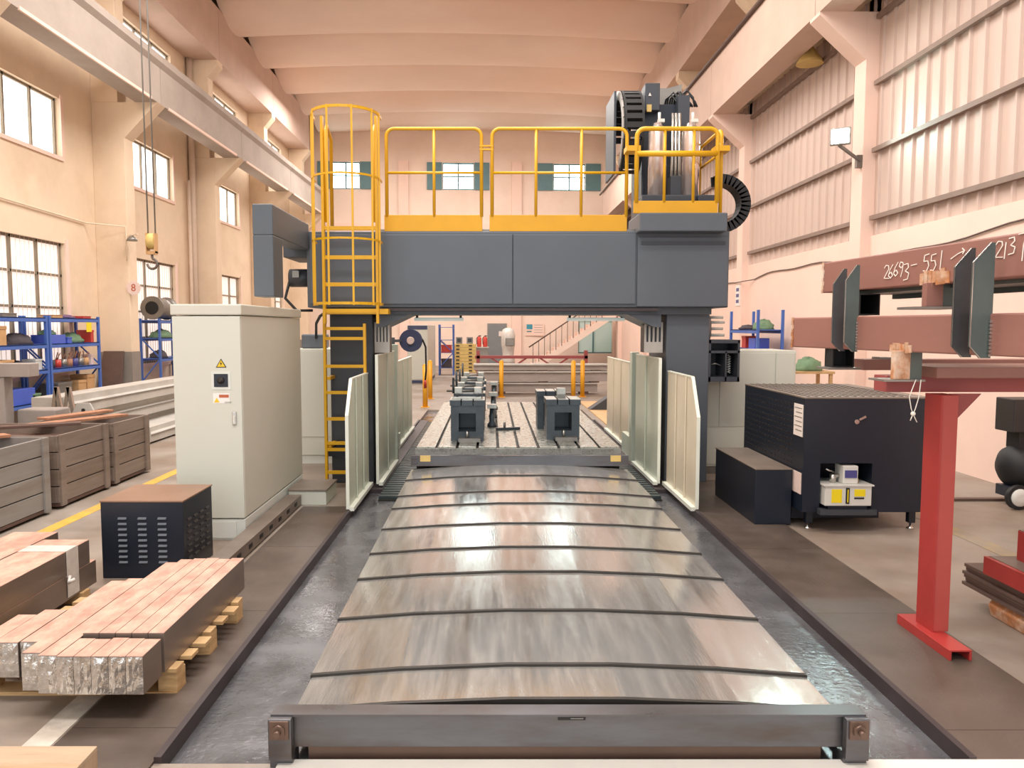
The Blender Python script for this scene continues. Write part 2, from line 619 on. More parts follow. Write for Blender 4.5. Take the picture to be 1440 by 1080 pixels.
for i in range(len(COLS_L) - 1):
    y0, y1 = COLS_L[i] + 0.2 + 0.01, COLS_L[i + 1] + 0.2 - 0.01
    m = MB()
    m.prism([(-7.5, y0, 6.95), (-7.5, y0, 7.75), (-7.42, y0, 7.85), (-7.42, y0, 8.0), (-8.08, y0, 8.0), (-8.08, y0, 7.85), (-8.0, y0, 7.75), (-8.0, y0, 6.95)], (0, y1 - y0, 0))
    m.build('crane_beam', 'beam_concrete', wall_left)
    MB().box(-7.52, -7.48, y0 + 0.4, y1 - 0.5, 6.93, 6.99).build('beam_edge', 'wall_pink', wall_left)
    MB().box(-9.0, -8.1, y0, y1, 9.8, 11.35).build('roof_beam', 'beam_pink', wall_left)
MB().box(-7.8, -7.72, 6, 36, 8.0, 8.1).build('crane_rail', 'dull_steel', wall_left)
MB().cyl((-8.88, 23.25, 0), (-8.88, 23.25, 9.8), 0.09, 10).build('downpipe', 'pipe_peach', wall_left)
MB().cyl((-8.88, 22.95, 0), (-8.88, 22.95, 6.2), 0.05, 8).build('downpipe', 'pipe_peach', wall_left)
MB().tube([(-8.24, 17.55, 3.4), (-8.24, 17.55, 4.16), (-8.95, 17.2, 4.2), (-8.95, 12.5, 4.3)], 0.02, 6).build('conduit', 'wall_peach', wall_left)
# round stencil plate on the column
p = at(188, 405, 17.69)
m = MB().cyl((p.x, 17.70, p.z), (p.x, 17.68, p.z), 0.16, 16)
m.build('column_plate', 'paper_pink', wall_left)
text_mesh('column_number', '8', 0.24, 'label_red', wall_left, face((p.x, 17.675, p.z)))

# ------------------------------------------------------------------ right wall
XW = 6.15
COLS_R = [6.7, 12.6, 18.5, 24.4, 30.3, 36.2]
wall_right = structure(MB().box(XW, XW + 0.3, YN, YF, 0, 3.37).build('wall_right', 'wall_pink', origin=(XW, 17, 0)))
for i in range(len(COLS_R)):
    yc = COLS_R[i]
    MB().box(5.99, 6.75, yc, yc + 0.38, 0, 6.9).build('column', 'wall_pink', wall_right, 0.01)
    MB().prism([(5.99, yc, 6.16), (5.23, yc, 6.85), (5.23, yc, 6.9), (5.99, yc, 6.9)], (0, 0.38, 0)).build('corbel', 'wall_pink', wall_right)
    MB().box(6.2, 6.75, yc, yc + 0.38, 6.9, 9.8).build('upper_column', 'wall_peach', wall_right)
    MB().prism([(6.2, yc, 9.2), (5.82, yc, 9.6), (5.82, yc, 9.8), (6.2, yc, 9.8)], (0, 0.38, 0)).build('roof_corbel', 'wall_peach', wall_right)
for i in range(len(COLS_R) - 1):
    y0, y1 = COLS_R[i] + 0.19 + 0.01, COLS_R[i + 1] + 0.19 - 0.01
    MB().box(5.23, 5.75, y0, y1, 6.9, 8.15).build('crane_beam', 'beam_pink', wall_right)
    MB().box(5.75, 6.7, y0, y1, 7.2, 7.35).build('beam_slab', 'wall_peach', wall_right)
    MB().box(5.82, 6.7, y0, y1, 9.8, 11.35).build('roof_beam', 'beam_pink', wall_right)
MB().box(6.7, 6.9, YN, YF, 7.3, 12.5).build('upper_wall', 'wall_peach', wall_right)
MB().cyl((5.19, 6, 8.16), (5.19, 37, 8.16), 0.045, 8).build('conductor_rail', 'brown_board', wall_right)
# ribbed sheet panels, one by one
pw = 0.32
first = None
y = 6.72
while y < 30:
    if first is None:
        y0 = 6.72
        m = MB()
        prof = [(0, 0), (0.10, 0), (0.115, -0.03), (0.145, -0.03), (0.16, 0), (pw - 0.006, 0)]
        prof = [(0, 0), (pw - 0.075, 0), (pw - 0.06, -0.035), (pw - 0.03, -0.035), (pw - 0.015, 0), (pw - 0.004, 0)]
        pts = [(XW + 0.05 + d, y0 + u, 3.37) for u, d in prof] + [(XW + 0.075, y0 + pw - 0.004, 3.37), (XW + 0.075, y0, 3.37)]
        m.prism(pts, (0, 0, 3.83))
        first = m.build('sheet_panel', 'panel_sheet', wall_right)
        first['_'] = 0
        del first['_']
    else:
        copy_part(first, wall_right, (0, y - 6.72, 0))
    y += pw
MB().box(XW + 0.08, XW + 0.12, YN, YF, 3.37, 7.3).build('sheet_backing', 'kerb_dark', wall_right)
for z in (3.65, 4.72, 5.77, 6.8):
    for i in range(len(COLS_R) - 1):
        MB().box(XW - 0.05, XW + 0.02, COLS_R[i] + 0.5, COLS_R[i + 1] - 0.06, z - 0.035, z + 0.035).build('purlin', 'purlin', wall_right)
wire = MB()
pts = []
for k in range(60):
    yy = 8 + k * 0.4
    pts.append((XW - 0.02 - (0.18 if any(abs(yy - c - 0.2) < 0.35 for c in COLS_R) else 0), yy, 3.05 + 0.06 * math.sin(yy * 0.9) + 0.03 * math.sin(yy * 2.3)))
wire.tube(pts, 0.012, 5)
wire.build('wall_cable', 'brown_board', wall_right)

# ------------------------------------------------------------------ far wall, slightly out of square
SK = math.tan(rad(2.6))


def yfar(x):
    return 37.6 + (x + 9) * SK


FW = []
for px0, px1 in ((447, 525), (600, 688), (757, 847)):
    a, c = at(px0, 232, 37.7), at(px1, 232, 37.7)
    FW.append((a.x, c.x, 8.55, 9.85))
holes = [(a + (c - a) * 0.25, c - (c - a) * 0.25, z0, z1) for a, c, z0, z1 in FW]
sx0, sx1 = 4.55, 6.6
STW = (4.35, 6.42, 0.6, 2.25)
holes.append(STW)
wf = wall_with_holes(-9.3, 7.2, 0, 12.5, holes, lambda u, d, z: (u, yfar(u) + d, z), 0.3)
wall_far = structure(wf.build('wall_far', 'wall_far', origin=(-1.4, 38, 0)))
ang = math.atan(SK)
for (a, c, z0, z1), h in zip(FW, holes):
    wn += 1
    o = structure(thing('window_%d' % wn, ((a + c) / 2, yfar((a + c) / 2), z0), None, None))
    fr = MB()
    for u in (h[0], (h[0] + h[1]) / 2, h[1]):
        fr.rbox(u, yfar(u) + 0.08, ang, 0.035, 0.04, z0, z1)
    for z in (z0 + 0.035, (z0 + z1) / 2, z1 - 0.035):
        u = (h[0] + h[1]) / 2
        fr.rbox(u, yfar(u) + 0.08, ang, (h[1] - h[0]) / 2, 0.03, z - 0.03, z + 0.03)
    fr.build('window_frame', 'teal_shutter', o)
    for u0, u1 in ((h[0], (h[0] + h[1]) / 2), ((h[0] + h[1]) / 2, h[1])):
        u = (u0 + u1) / 2
        MB().rbox(u, yfar(u) + 0.13, ang, (u1 - u0) / 2, 0.008, z0, z1).build('pane', 'window_glow_far', o)
    for u0, u1 in ((a, h[0] - 0.03), (h[1] + 0.03, c)):
        u = (u0 + u1) / 2
        s = MB().rbox(u, yfar(u) - 0.05, ang, (u1 - u0) / 2, 0.03, z0, z1).build('shutter', 'teal_shutter', o)
for px in (567, 727, 873):
    x = at(px, 265, 37.6).x
    MB().rbox(x, yfar(x) - 0.06, ang, 0.24, 0.1, 0, 9.9).build('pilaster', 'wall_pink', wall_far)
MB().rbox(-1.4, yfar(-1.4) - 0.1, ang, 7.5, 0.12, 6.3, 6.9).build('tie_beam', 'wall_pink', wall_far)

# ------------------------------------------------------------------ ceiling shells
ceiling = structure(MB().box(-9.2, 7.0, YN, YF + 2, 12.4, 12.5).build('ceiling', 'ceiling_shell', origin=(-1.4, 17, 12.4)))
W3 = 3.05
NX, NY = 12, 14
yb = 38.6
k = 0
while yb > -2:
    vs, fs = [], []
    for i in range(NX + 1):
        x = -8.15 + (5.95 + 8.15) * i / NX
        s = (i / NX - 0.5) * 2
        for j in range(NY + 1):
            t = j / NY * 2 - 1
            z = 11.12 + 0.62 * t * t + 0.22 * (1 - s * s)
            vs.append((x, yb - W3 + W3 * j / NY + (x + 9) * SK * 0.8, z))
    for i in range(NX):
        for j in range(NY):
            a0 = i * (NY + 1) + j
            fs.append((a0, a0 + 1, a0 + NY + 2, a0 + NY + 1))
    m = MB()
    m.add(vs, fs, True)
    for i in (0, NX):
        base = [vs[i * (NY + 1) + j] for j in range(NY + 1)]
        n0 = len(m.v)
        m.v += base
        m.f.append([n0 + j for j in range(NY + 1)]); m.s.append(False)
    o = m.build('ceiling_shell', 'ceiling_shell', ceiling)
    yb -= W3

# ================================================================== THE MACHINE
G = thing('gantry_milling_machine', (0.33, 9.6, 0), 'dark grey gantry milling machine with yellow caged ladder and guard rails straddling the table', 'milling machine')
# crossbeam
m = MB().box(-2.16, 2.80, 9.1, 10.2, 2.13, 3.02)
beam = m.build('crossbeam', 'machine_grey', G, 0.012)
for x0, x1 in ((-1.34, 0.255), (0.265, 1.70), (-2.12, -1.36)):
    MB().box(x0, x1, 9.075, 9.1, 2.17, 2.98).build('cover_panel', 'machine_grey', beam, 0.006)
MB().box(-1.95, 2.62, 9.15, 10.1, 2.05, 2.13).build('beam_flange', 'machine_dark', G)
MB().box(-1.30, 1.97, 9.05, 9.09, 2.09, 2.12).build('way_strip', 'kerb_dark', G)
MB().box(1.72, 2.78, 9.07, 9.1, 2.14, 2.95).build('end_panel', 'machine_grey', G, 0.006)
MB().box(1.70, 2.70, 8.86, 9.6, 2.99, 3.20).build('saddle_box', 'machine_grey', G, 0.012)
MB().box(1.76, 2.74, 9.055, 9.07, 2.86, 2.9).build('panel_ledge', 'machine_dark', G)
# haunches under the beam
for s in (-1, 1):
    cx = 0.335
    pts = [(cx + s * 1.28, 9.2, 2.06), (cx + s * 1.62, 9.2, 1.9), (cx + s * 1.70, 9.2, 1.9), (cx + s * 1.70, 9.2, 2.06)]
    MB().prism(pts, (0, 0.8, 0)).build('haunch', 'machine_grey', G)
# columns
for x0, x1 in ((-1.94, -1.42), (2.12, 2.64)):
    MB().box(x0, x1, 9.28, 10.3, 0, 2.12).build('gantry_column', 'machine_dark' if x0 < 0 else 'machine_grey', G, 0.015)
MB().prism([(2.10, 9.27, 2.12), (2.10, 9.27, 2.3), (2.16, 9.2, 2.34), (2.16, 9.2, 2.12)], (0.5, 0, 0)).build('column_cap', 'machine_grey', G)
# slotted vent plates on the columns
for x0, x1, yy in ((-1.40, -1.24, 9.35), (1.88, 2.08, 9.35)):
    v = MB()
    zt, zb_ = 1.92, 1.72
    n = 5
    for k in range(n):
        xa = x0 + (x1 - x0) * k / (n - 1)
        v.box(xa - 0.012, xa + 0.012, yy, yy + 0.02, zb_, zt)
    v.box(x0 - 0.012, x1 + 0.012, yy, yy + 0.02, zt, zt + 0.04).box(x0 - 0.012, x1 + 0.012, yy, yy + 0.02, 1.59, zb_)
    v.build('vent_plate', 'grey_beam', G)
    MB().box(x0, x1, yy + 0.03, yy + 0.3, 1.59, zt).build('vent_box', 'machine_dark', G)
# left arm carrying a drop post
MB().box(-2.33, -2.13, 7.6, 9.1, 2.80, 3.1).build('side_arm', 'machine_grey', G, 0.01)
MB().box(-2.33, -2.13, 7.6, 7.95, 2.2, 2.80).build('drop_post', 'machine_grey', G, 0.01)
MB().box(-2.45, -2.16, 9.15, 9.9, 2.72, 3.0).build('arm_bracket', 'machine_dark', G, 0.01)
mo = MB().cyl((-2.46, 9.5, 2.5), (-2.16, 9.5, 2.5), 0.11, 16).build('feed_motor', 'machine_dark', G)
MB().box(-2.40, -2.32, 9.36, 9.39, 2.50, 2.58).build('motor_plate', 'dull_steel', mo)
MB().tube([(-2.46, 9.45, 2.45), (-2.5, 9.4, 2.25), (-2.35, 9.35, 2.1), (-2.15, 9.3, 2.1)], 0.018, 6).build('motor_cable', 'black_rubber', G)
# LED bars under the beam
for x0, x1 in ((-0.98, -0.35), (0.98, 1.72)):
    l = MB().cyl((x0, 9.9, 2.0), (x1, 9.9, 2.0), 0.022, 8).build('led_bar', 'led_bar', G)
    MB().box(x0 + 0.02, x0 + 0.05, 9.89, 9.91, 2.0, 2.06).box(x1 - 0.05, x1 - 0.02, 9.89, 9.91, 2.0, 2.06).build('bar_clip', 'black_rubber', l)

# ---- guard rails on the beam
YR = 9.12


def rounded(x0, x1, z0, z1, y, r=0.09):
    P = [(x0, y, z0)]
    for k in range(7):
        a = PI - k * PI / 12
        P.append((x0 + r + r * math.cos(a), y, z1 - r + r * math.sin(a)))
    for k in range(7):
        a = PI / 2 - k * PI / 12
        P.append((x1 - r + r * math.cos(a), y, z1 - r + r * math.sin(a)))
    P.append((x1, y, z0))
    return P


def guard(x0, x1, posts, zt, zm, y, toe, r=0.021, midr=0.016):
    g = MB().tube(rounded(x0, x1, toe[1] - 0.02, zt, y), r, 8).build('guard_rail', 'safety_yellow', G)
    for xp in posts:
        MB().cyl((xp, y, toe[1] - 0.02), (xp, y, zt), 0.018, 8).build('post', 'safety_yellow', g)
    MB().cyl((x0, y, zm), (x1, y, zm), midr, 8).build('mid_rail', 'safety_yellow', g)
    MB().box(x0 - 0.03, x1 + 0.01, y - 0.012, y + 0.012, toe[0], toe[1]).build('toe_board', 'safety_yellow_deep', g, 0.004)
    return g


zt1 = at(600, 181, YR).z
zm1 = at(600, 243, YR).z
g1 = guard(at(543, 180, YR).x, at(677, 180, YR).x, [at(610, 180, YR).x], zt1, zm1, YR, (3.02, 3.21))
g2 = guard(at(692, 180, YR).x, at(882, 180, YR).x, [at(754, 180, YR).x, at(818, 180, YR).x], zt1, zm1, YR, (3.02, 3.21))
for xx in (at(684, 207, YR).x,):
    zz = at(684, 208, YR).z
    MB().box(xx - 0.08, xx + 0.08, YR - 0.02, YR + 0.02, zz + 0.01, zz + 0.03).box(xx - 0.08, xx + 0.08, YR - 0.02, YR + 0.02, zz - 0.03, zz - 0.01).build('rail_clamp', 'safety_yellow', G)
YS = 8.92
g3 = guard(at(896, 180, YS).x, at(1010, 180, YS).x, [at(935, 200, YS).x, at(976, 200, YS).x], at(950, 181, YS).z, at(950, 216, YS).z, YS, (3.20, 3.34), 0.026, 0.034)
xr = at(1012, 180, YS).x
g4 = MB().tube([(xr + 0.05, 9.0, 3.05)] + [(xr + 0.05, 9.0 + 0.09 - 0.09 * math.cos(k * PI / 12), 4.07 + 0.09 * math.sin(k * PI / 12)) for k in range(7)]
               + [(xr + 0.05, 9.9, 4.16), (xr + 0.05, 9.95, 3.02)], 0.022, 8).build('guard_rail', 'safety_yellow', G)
MB().box(xr + 0.03, xr + 0.06, 8.98, 9.95, 3.0, 3.2).build('toe_board', 'safety_yellow_deep', g4)
MB().cyl((xr + 0.05, 9.0, 3.9), (xr + 0.05, 9.95, 3.9), 0.016, 8).build('mid_rail', 'safety_yellow', g4)
for xx in (at(889, 210, 9.0).x, at(1013, 212, 9.0).x):
    zz = at(889, 211, 9.0).z
    MB().box(xx - 0.08, xx + 0.08, 8.9, 9.1, zz - 0.03, zz + 0.03).build('rail_clamp', 'safety_yellow', G)
MB().box(-1.33, 2.68, 9.16, 10.15, 3.02, 3.05).build('deck_plate', 'dull_steel', G)

# ---- caged ladder
YL = 8.90
xa, xb = at(456, 400, YL).x, at(531, 400, YL).x
lad = MB().bar((xa, YL, at(456, 455, YL).z), (xa, YL, 4.28), 0.03, 0.065, (0, 1, 0)).bar((xb, YL, at(456, 455, YL).z), (xb, YL, 4.28), 0.03, 0.065, (0, 1, 0)).build('caged_ladder', 'safety_yellow', G)
for py in (321, 362, 400, 437):
    z = at(490, py, YL).z
    MB().box(xa, xb, YL - 0.02, YL + 0.02, z - 0.022, z + 0.022).build('rung', 'safety_yellow', lad)
cxl, hw = (xa + xb) / 2 - 0.01, (xb - xa) / 2 + 0.07


def hoop(z, dep=0.55):
    P = [(cxl - hw, YL, z), (cxl - hw, YL - 0.12, z)]
    for k in range(13):
        a = PI + k * PI / 12
        P.append((cxl + hw * math.cos(a), YL - 0.14 + (dep - 0.14) * math.sin(a), z))
    P += [(cxl + hw, YL - 0.12, z), (cxl + hw, YL, z)]
    return P


for z in (2.16, 2.86, 3.55, 4.25):
    h = MB()
    P = hoop(z)
    for i in range(len(P) - 1):
        h.bar(P[i], P[i + 1], 0.012, 0.03 if z in (2.16, 4.25) else 0.022)
    h.build('cage_hoop', 'safety_yellow', lad)
for a in (PI + 0.12, PI + 0.55, PI * 1.5 - 0.36, PI * 1.5 + 0.36, 2 * PI - 0.55, 2 * PI - 0.12):
    x, y = cxl + hw * math.cos(a), YL - 0.14 + 0.41 * math.sin(a)
    MB().box(x - 0.011, x + 0.011, y - 0.005, y + 0.005, 2.14, 4.27).build('cage_strip', 'safety_yellow', lad)
# grab handles at the top of the ladder
for xx in (xa + 0.03, xb - 0.03):
    MB().tube([(xx, YL + 0.02, 3.1), (xx, YL + 0.02, 4.1), (xx, YL + 0.12, 4.2), (xx, YL + 0.35, 4.1), (xx, YL + 0.35, 3.1)], 0.022, 8).build('grab_handle', 'safety_yellow_deep', lad)
# lower ladder
xc, xd = at(458, 560, YL + 0.1).x, at(514, 560, YL + 0.1).x
lo = MB().bar((xc, YL + 0.1, 0.06), (xc, YL + 0.1, at(458, 440, YL).z), 0.03, 0.06, (0, 1, 0)).bar((xd, YL + 0.1, 0.06), (xd, YL + 0.1, at(458, 455, YL).z), 0.03, 0.06, (0, 1, 0)).build('lower_ladder', 'safety_yellow', G)
for py in (462, 476, 515, 552, 589, 623, 632, 664):
    z = at(490, py, YL + 0.1).z
    MB().box(xc, xd, YL + 0.08, YL + 0.12, z - 0.018, z + 0.018).build('rung', 'safety_yellow', lo)
for z in (0.5, 1.3):
    MB().box(xc + 0.02, xc + 0.06, YL + 0.1, 9.3, z - 0.02, z + 0.02).box(xd - 0.06, xd - 0.02, YL + 0.1, 9.3, z - 0.02, z + 0.02).build('standoff', 'safety_yellow', lo)
MB().box(xa - 0.02, xb + 0.12, YL - 0.01, YL + 0.2, 2.05, 2.11).build('ladder_bracket', 'safety_yellow', lad)
MB().box(-1.98, -1.72, 9.2, 9.27, 0.34, 0.46).build('column_bracket', 'black_paint', G)

# ---- ram, balance cylinders, chains on top at right
for px in (924, 971):
    x = at(px, 230, 9.7).x
    c = MB().lathe((x, 9.7, 3.5), [(0.11, 0), (0.11, 0.80), (0.10, 0.84), (0.06, 0.87), (0.05, 0.91)], 20).build('balance_cylinder', 'cylinder_silver', G)
    MB().cyl((x + 0.02, 9.7, 4.40), (x + 0.02, 9.7, 4.54), 0.018, 8).box(x + 0.0, x + 0.08, 9.67, 9.73, 4.42, 4.46).build('valve', 'tank_white', c)
    MB().lathe((x, 9.7, 4.31), [(0.1, 0), (0.09, 0.05), (0.03, 0.08)], 14).build('cylinder_cap', 'dull_steel', c)
for p0, p1, t in ((901, 931, 262), (934, 976, 268), (979, 1003, 270)):
    a, c = at(p0, t, 9.55), at(p1, t, 9.55)
    MB().box(a.x, c.x, 9.45, 9.95, 3.02, 3.5).build('cylinder_base', 'machine_dark', G, 0.01)
a, c = at(941, 248, 9.8), at(958, 248, 9.8)
MB().box(a.x, c.x, 9.72, 9.9, 3.5, 3.78).build('valve_block', 'machine_dark', G, 0.01)
for px, r in ((946, 0.02), (951, 0.02), (956, 0.02)):
    x = at(px, 240, 9.9).x
    MB().cyl((x, 9.95, 3.5), (x, 9.95, 4.6), r, 8).build('guide_rod', 'bright_steel', G)
# spindle ram head block behind
MB().box(at(902, 200, 10.3).x, at(966, 200, 10.3).x, 10.25, 11.0, 2.4, 4.80).build('spindle_ram', 'black_paint', G, 0.015)
a, c = at(905, 158, 10.2), at(926, 120, 10.2)
eb = MB().box(a.x, c.x, 10.1, 10.35, a.z, c.z).build('terminal_box', 'machine_dark', G, 0.008)
p = at(914, 133, 10.09)
MB().prism([(p.x - 0.02, 10.095, p.z - 0.015), (p.x + 0.02, 10.095, p.z - 0.015), (p.x, 10.095, p.z + 0.025)], (0, -0.004, 0)).build('warning_mark', 'paper', eb)
p = at(913, 152, 10.09)
MB().box(p.x - 0.03, p.x + 0.03, 10.088, 10.1, p.z - 0.045, p.z + 0.045).build('box_label', 'crate_yellow', eb)
a, c = at(925, 170, 10.6), at(959, 124, 10.6)
MB().prism([(a.x, 10.6, a.z), (c.x, 10.6, a.z), (c.x, 10.6, c.z + 0.05), (a.x + 0.12, 10.6, c.z), (a.x, 10.6, c.z)], (0, 0.02, 0)).build('sheet_cover', 'dull_steel', G)
cb = MB()
RR = random.Random(3)
for k in range(9):
    x = at(936 + k * 3.2, 150, 10.25).x
    z0 = 4.80
    hh = 0.04 + RR.random() * 0.10
    cb.tube([(x, 10.3, z0), (x + 0.01, 10.28, z0 + hh), (x + 0.07, 10.25, z0 + hh + 0.05), (x + 0.14, 10.22, z0 + hh - 0.05), (x + 0.16, 10.2, z0 - 0.05)], 0.014, 5)
cb.build('cable_bundle', 'black_rubber', G)
MB().box(at(952, 180, 10.15).x, at(968, 180, 10.15).x, 10.1, 10.3, at(960, 185, 10.2).z, at(960, 137, 10.2).z).build('cable_guide', 'machine_dark', G)


def chain(name, fn, n, wv, L, th):
    """curved energy chain of n links; fn(t)->(centre, tangent, width axis)"""
    root = None
    for k in range(n):
        c, t, wa = fn((k + 0.5) / n)
        t, wa = Vector(t).normalized(), Vector(wa).normalized()
        u = t.cross(wa)
        l = MB()
        c = Vector(c)
        for s in (-1, 1):
            l.obox(c + wa * (s * wv / 2), t, wa, u, L / 2, 0.014, th / 2)
        for s in (-1, 1):
            l.obox(c + u * (s * th * 0.42), t, wa, u, L * 0.3, wv / 2, 0.008)
        if root is None:
            root = l.build(name, 'black_rubber', G)
        else:
            l.build('chain_link', 'black_rubber', root)
    return root


cxc = at(889, 160, 10.0).x
R1 = 0.5


def ch1(t):
    a = rad(-75) + t * rad(255)
    return ((cxc, 10.35 - R1 * math.cos(a), 4.42 + R1 * math.sin(a)), (0, math.sin(a), math.cos(a)), (1, 0, 0))


chain('ram_chain', ch1, 22, 0.22, 0.115, 0.11)
rim = MB()
for k in range(16):
    a0, a1 = rad(-60) + k * rad(14), rad(-60) + (k + 1) * rad(14)
    q0, q1 = [(cxc - 0.14, 10.35 - 0.5 * math.cos(t_), 4.42 + 0.5 * math.sin(t_)) for t_ in (a0, a1)]
    rim.bar(q0, q1, 0.015, 0.11, (0, q0[1] - 10.35, q0[2] - 4.42))
rim.build('chain_rim', 'dull_steel', G)
MB().box(cxc - 0.2, cxc - 0.17, 10.2, 10.9, 3.9, 4.95).build('chain_backplate', 'machine_dark', G)

xc2, zc2 = at(1008, 289, 9.8).x, at(1008, 289, 9.8).z


def ch2(t):
    a = rad(100) - t * rad(190)
    r = 0.30
    return ((xc2 + r * 1.05 * math.cos(a), 9.75, zc2 + r * math.sin(a)), (math.sin(a), 0, -math.cos(a)), (0, 1, 0))


chain('beam_chain', ch2, 18, 0.2, 0.075, 0.12)

# right side drive box beside the column
a, c = at(996, 537, 9.3), at(1041, 478, 9.3)
db = MB()
x0, x1, z0, z1 = a.x, c.x, a.z, c.z
t = 0.025
db.box(x0, x1, 9.3, 9.75, z0, z0 + 0.06).box(x0, x1, 9.3, 9.75, z1 - 0.04, z1).box(x0, x0 + t, 9.3, 9.75, z0, z1).box(x1 - t, x1, 9.3, 9.75, z0, z1)
db.box(x0, x1, 9.7, 9.75, z0, z1).box(x0 + 0.2, x0 + 0.22, 9.3, 9.7, z0, z1 - 0.14).box(x0, x1, 9.3, 9.7, z1 - 0.16, z1 - 0.13)
dbo = db.build('drive_box', 'machine_dark', G)
P = [(x0 + 0.3, 9.45, z0 + 0.12 + k * 0.022 + 0.0) for k in range(11)]
P = [(x0 + 0.29 + 0.02 * math.cos(k * 1.3), 9.45 + 0.02 * math.sin(k * 1.3), z0 + 0.1 + k * 0.006) for k in range(38)]
MB().tube(P, 0.006, 5).build('coiled_cable', 'tank_white', dbo)
MB().tube([(x0 + 0.04, 9.4, z0 + 0.2), (x0 + 0.1, 9.36, z0 + 0.22), (x0 + 0.18, 9.4, z0 + 0.19)], 0.008, 5).build('hose', 'dull_steel', dbo)
p = at(1004, 462, 9.6)
MB().lathe((2.58, 9.75, p.z), [(0.26, 0), (0.26, 0.10), (0.20, 0.16)], 24, axis=(1, 0, 0)).build('gear_cover', 'machine_grey', G)
for k, z in enumerate((2.02, 1.96, 1.88, 1.80)):
    MB().cyl((2.72, 9.62, z), (2.90 + 0.02 * (k % 2), 9.62, z), 0.018, 8).build('pipe_stub', 'tank_white', G)

# ------------------------------------------------------------------ worktable
T = thing('machine_worktable', (0.34, 12, 0), 'long cast-iron T-slot machining table standing under the gantry', 'worktable')
TX0, TX1, TY0, TY1, TZ = -0.92, 1.60, 9.45, 15.2, 0.42
MB().box(TX0, TX1, TY0, TY1, -0.05, TZ - 0.035).build('table_base', 'table_slot', T)
NS = 10
sw = (TX1 - TX0) / NS
f0 = None
for k in range(NS):
    x = TX0 + k * sw
    MB().box(x + (0.016 if k else 0), x + sw - (0.016 if k < NS - 1 else 0), TY0, TY1, TZ - 0.035, TZ).build('table_strip', 'table_iron', T, 0.004)
MB().box(TX0 - 0.01, TX1 + 0.01, TY0 - 0.03, TY0, 0.30, TZ - 0.02).build('table_end_face', 'table_iron', T)
ap = MB().box(-0.93, 1.61, 8.9, TY0, 0.28, 0.33).box(-0.93, 1.61, 8.88, 8.92, 0.28, 0.405).build('table_apron', 'end_beam', T)
for px in (598, 866):
    p = at(px, 645, 8.87)
    l = MB().box(p.x - 0.06, p.x + 0.06, 8.874, 8.88, p.z - 0.035, p.z + 0.035).build('apron_label', 'crate_yellow', ap)
    l['label'] = 'small yellow warning label'
MB().box(TX0, TX1, TY1, TY1 + 0.35, 0.30, 0.40).build('rear_apron', 'end_beam', T)

# ------------------------------------------------------------------ telescopic way cover
C = thing('way_cover', (0.33, 6.1, PZ), 'wet telescopic steel way cover of overlapping arched plates in front of the table', 'way cover')
YFRONT = [3.33, 3.67, 4.38, 5.07, 5.63, 6.30, 7.0, 7.49, 8.26, 8.9]
ccx = 0.335
for i in range(9):
    hwid = 1.215 + 0.006 * i
    zc = 0.24 + 0.007 * i
    y0 = YFRONT[i]
    y1 = YFRONT[i + 1] + (0.06 if i < 8 else 0.0)
    prof = []
    for xf in (ccx - hwid, -0.45, 0.08, 0.59, 1.12, ccx + hwid):      # folded in flat strips
        q = (xf - ccx) / hwid
        prof.append((xf, zc - 0.058 * q * q))
    n = len(prof) - 1
    vs, fs = [], []
    outer = [(prof[0][0] - 0.004, PZ + 0.02)] + prof + [(prof[-1][0] + 0.004, PZ + 0.02)]
    for yy in (y0, y1):
        vs += [(x, yy, z) for x, z in outer]
    L = len(outer)
    for k in range(L - 1):
        fs.append((k, k + 1, L + k + 1, L + k))
    m = MB()
    for k, f in enumerate(fs):
        m.f.append(list(f)); m.s.append(False)
    m.v = vs
    pl = m.build('cover_plate', 'cover_steel', C)
    # front lip with rubber wiper
    lip = MB()
    poly_top = [(x, y0 + 0.001, z + 0.004) for x, z in prof]
    poly_bot = [(x, y0 + 0.001, z - (0.016 if i else 0.03)) for x, z in prof][::-1]
    for k in range(n):
        a0, a1 = prof[k], prof[k + 1]
        dz = 0.016 if i else 0.03
        lip.add([(a0[0], y0 - 0.012, a0[1] - dz), (a1[0], y0 - 0.012, a1[1] - dz), (a1[0], y0 - 0.012, a1[1] + 0.005), (a0[0], y0 - 0.012, a0[1] + 0.005),
                 (a0[0], y0 + 0.012, a0[1] - dz), (a1[0], y0 + 0.012, a1[1] - dz), (a1[0], y0 + 0.012, a1[1] + 0.005), (a0[0], y0 + 0.012, a0[1] + 0.005)],
                [(0, 1, 2, 3), (7, 6, 5, 4), (3, 2, 6, 7), (0, 4, 5, 1)])
    lip.build('wiper_lip', 'cover_lip', pl)

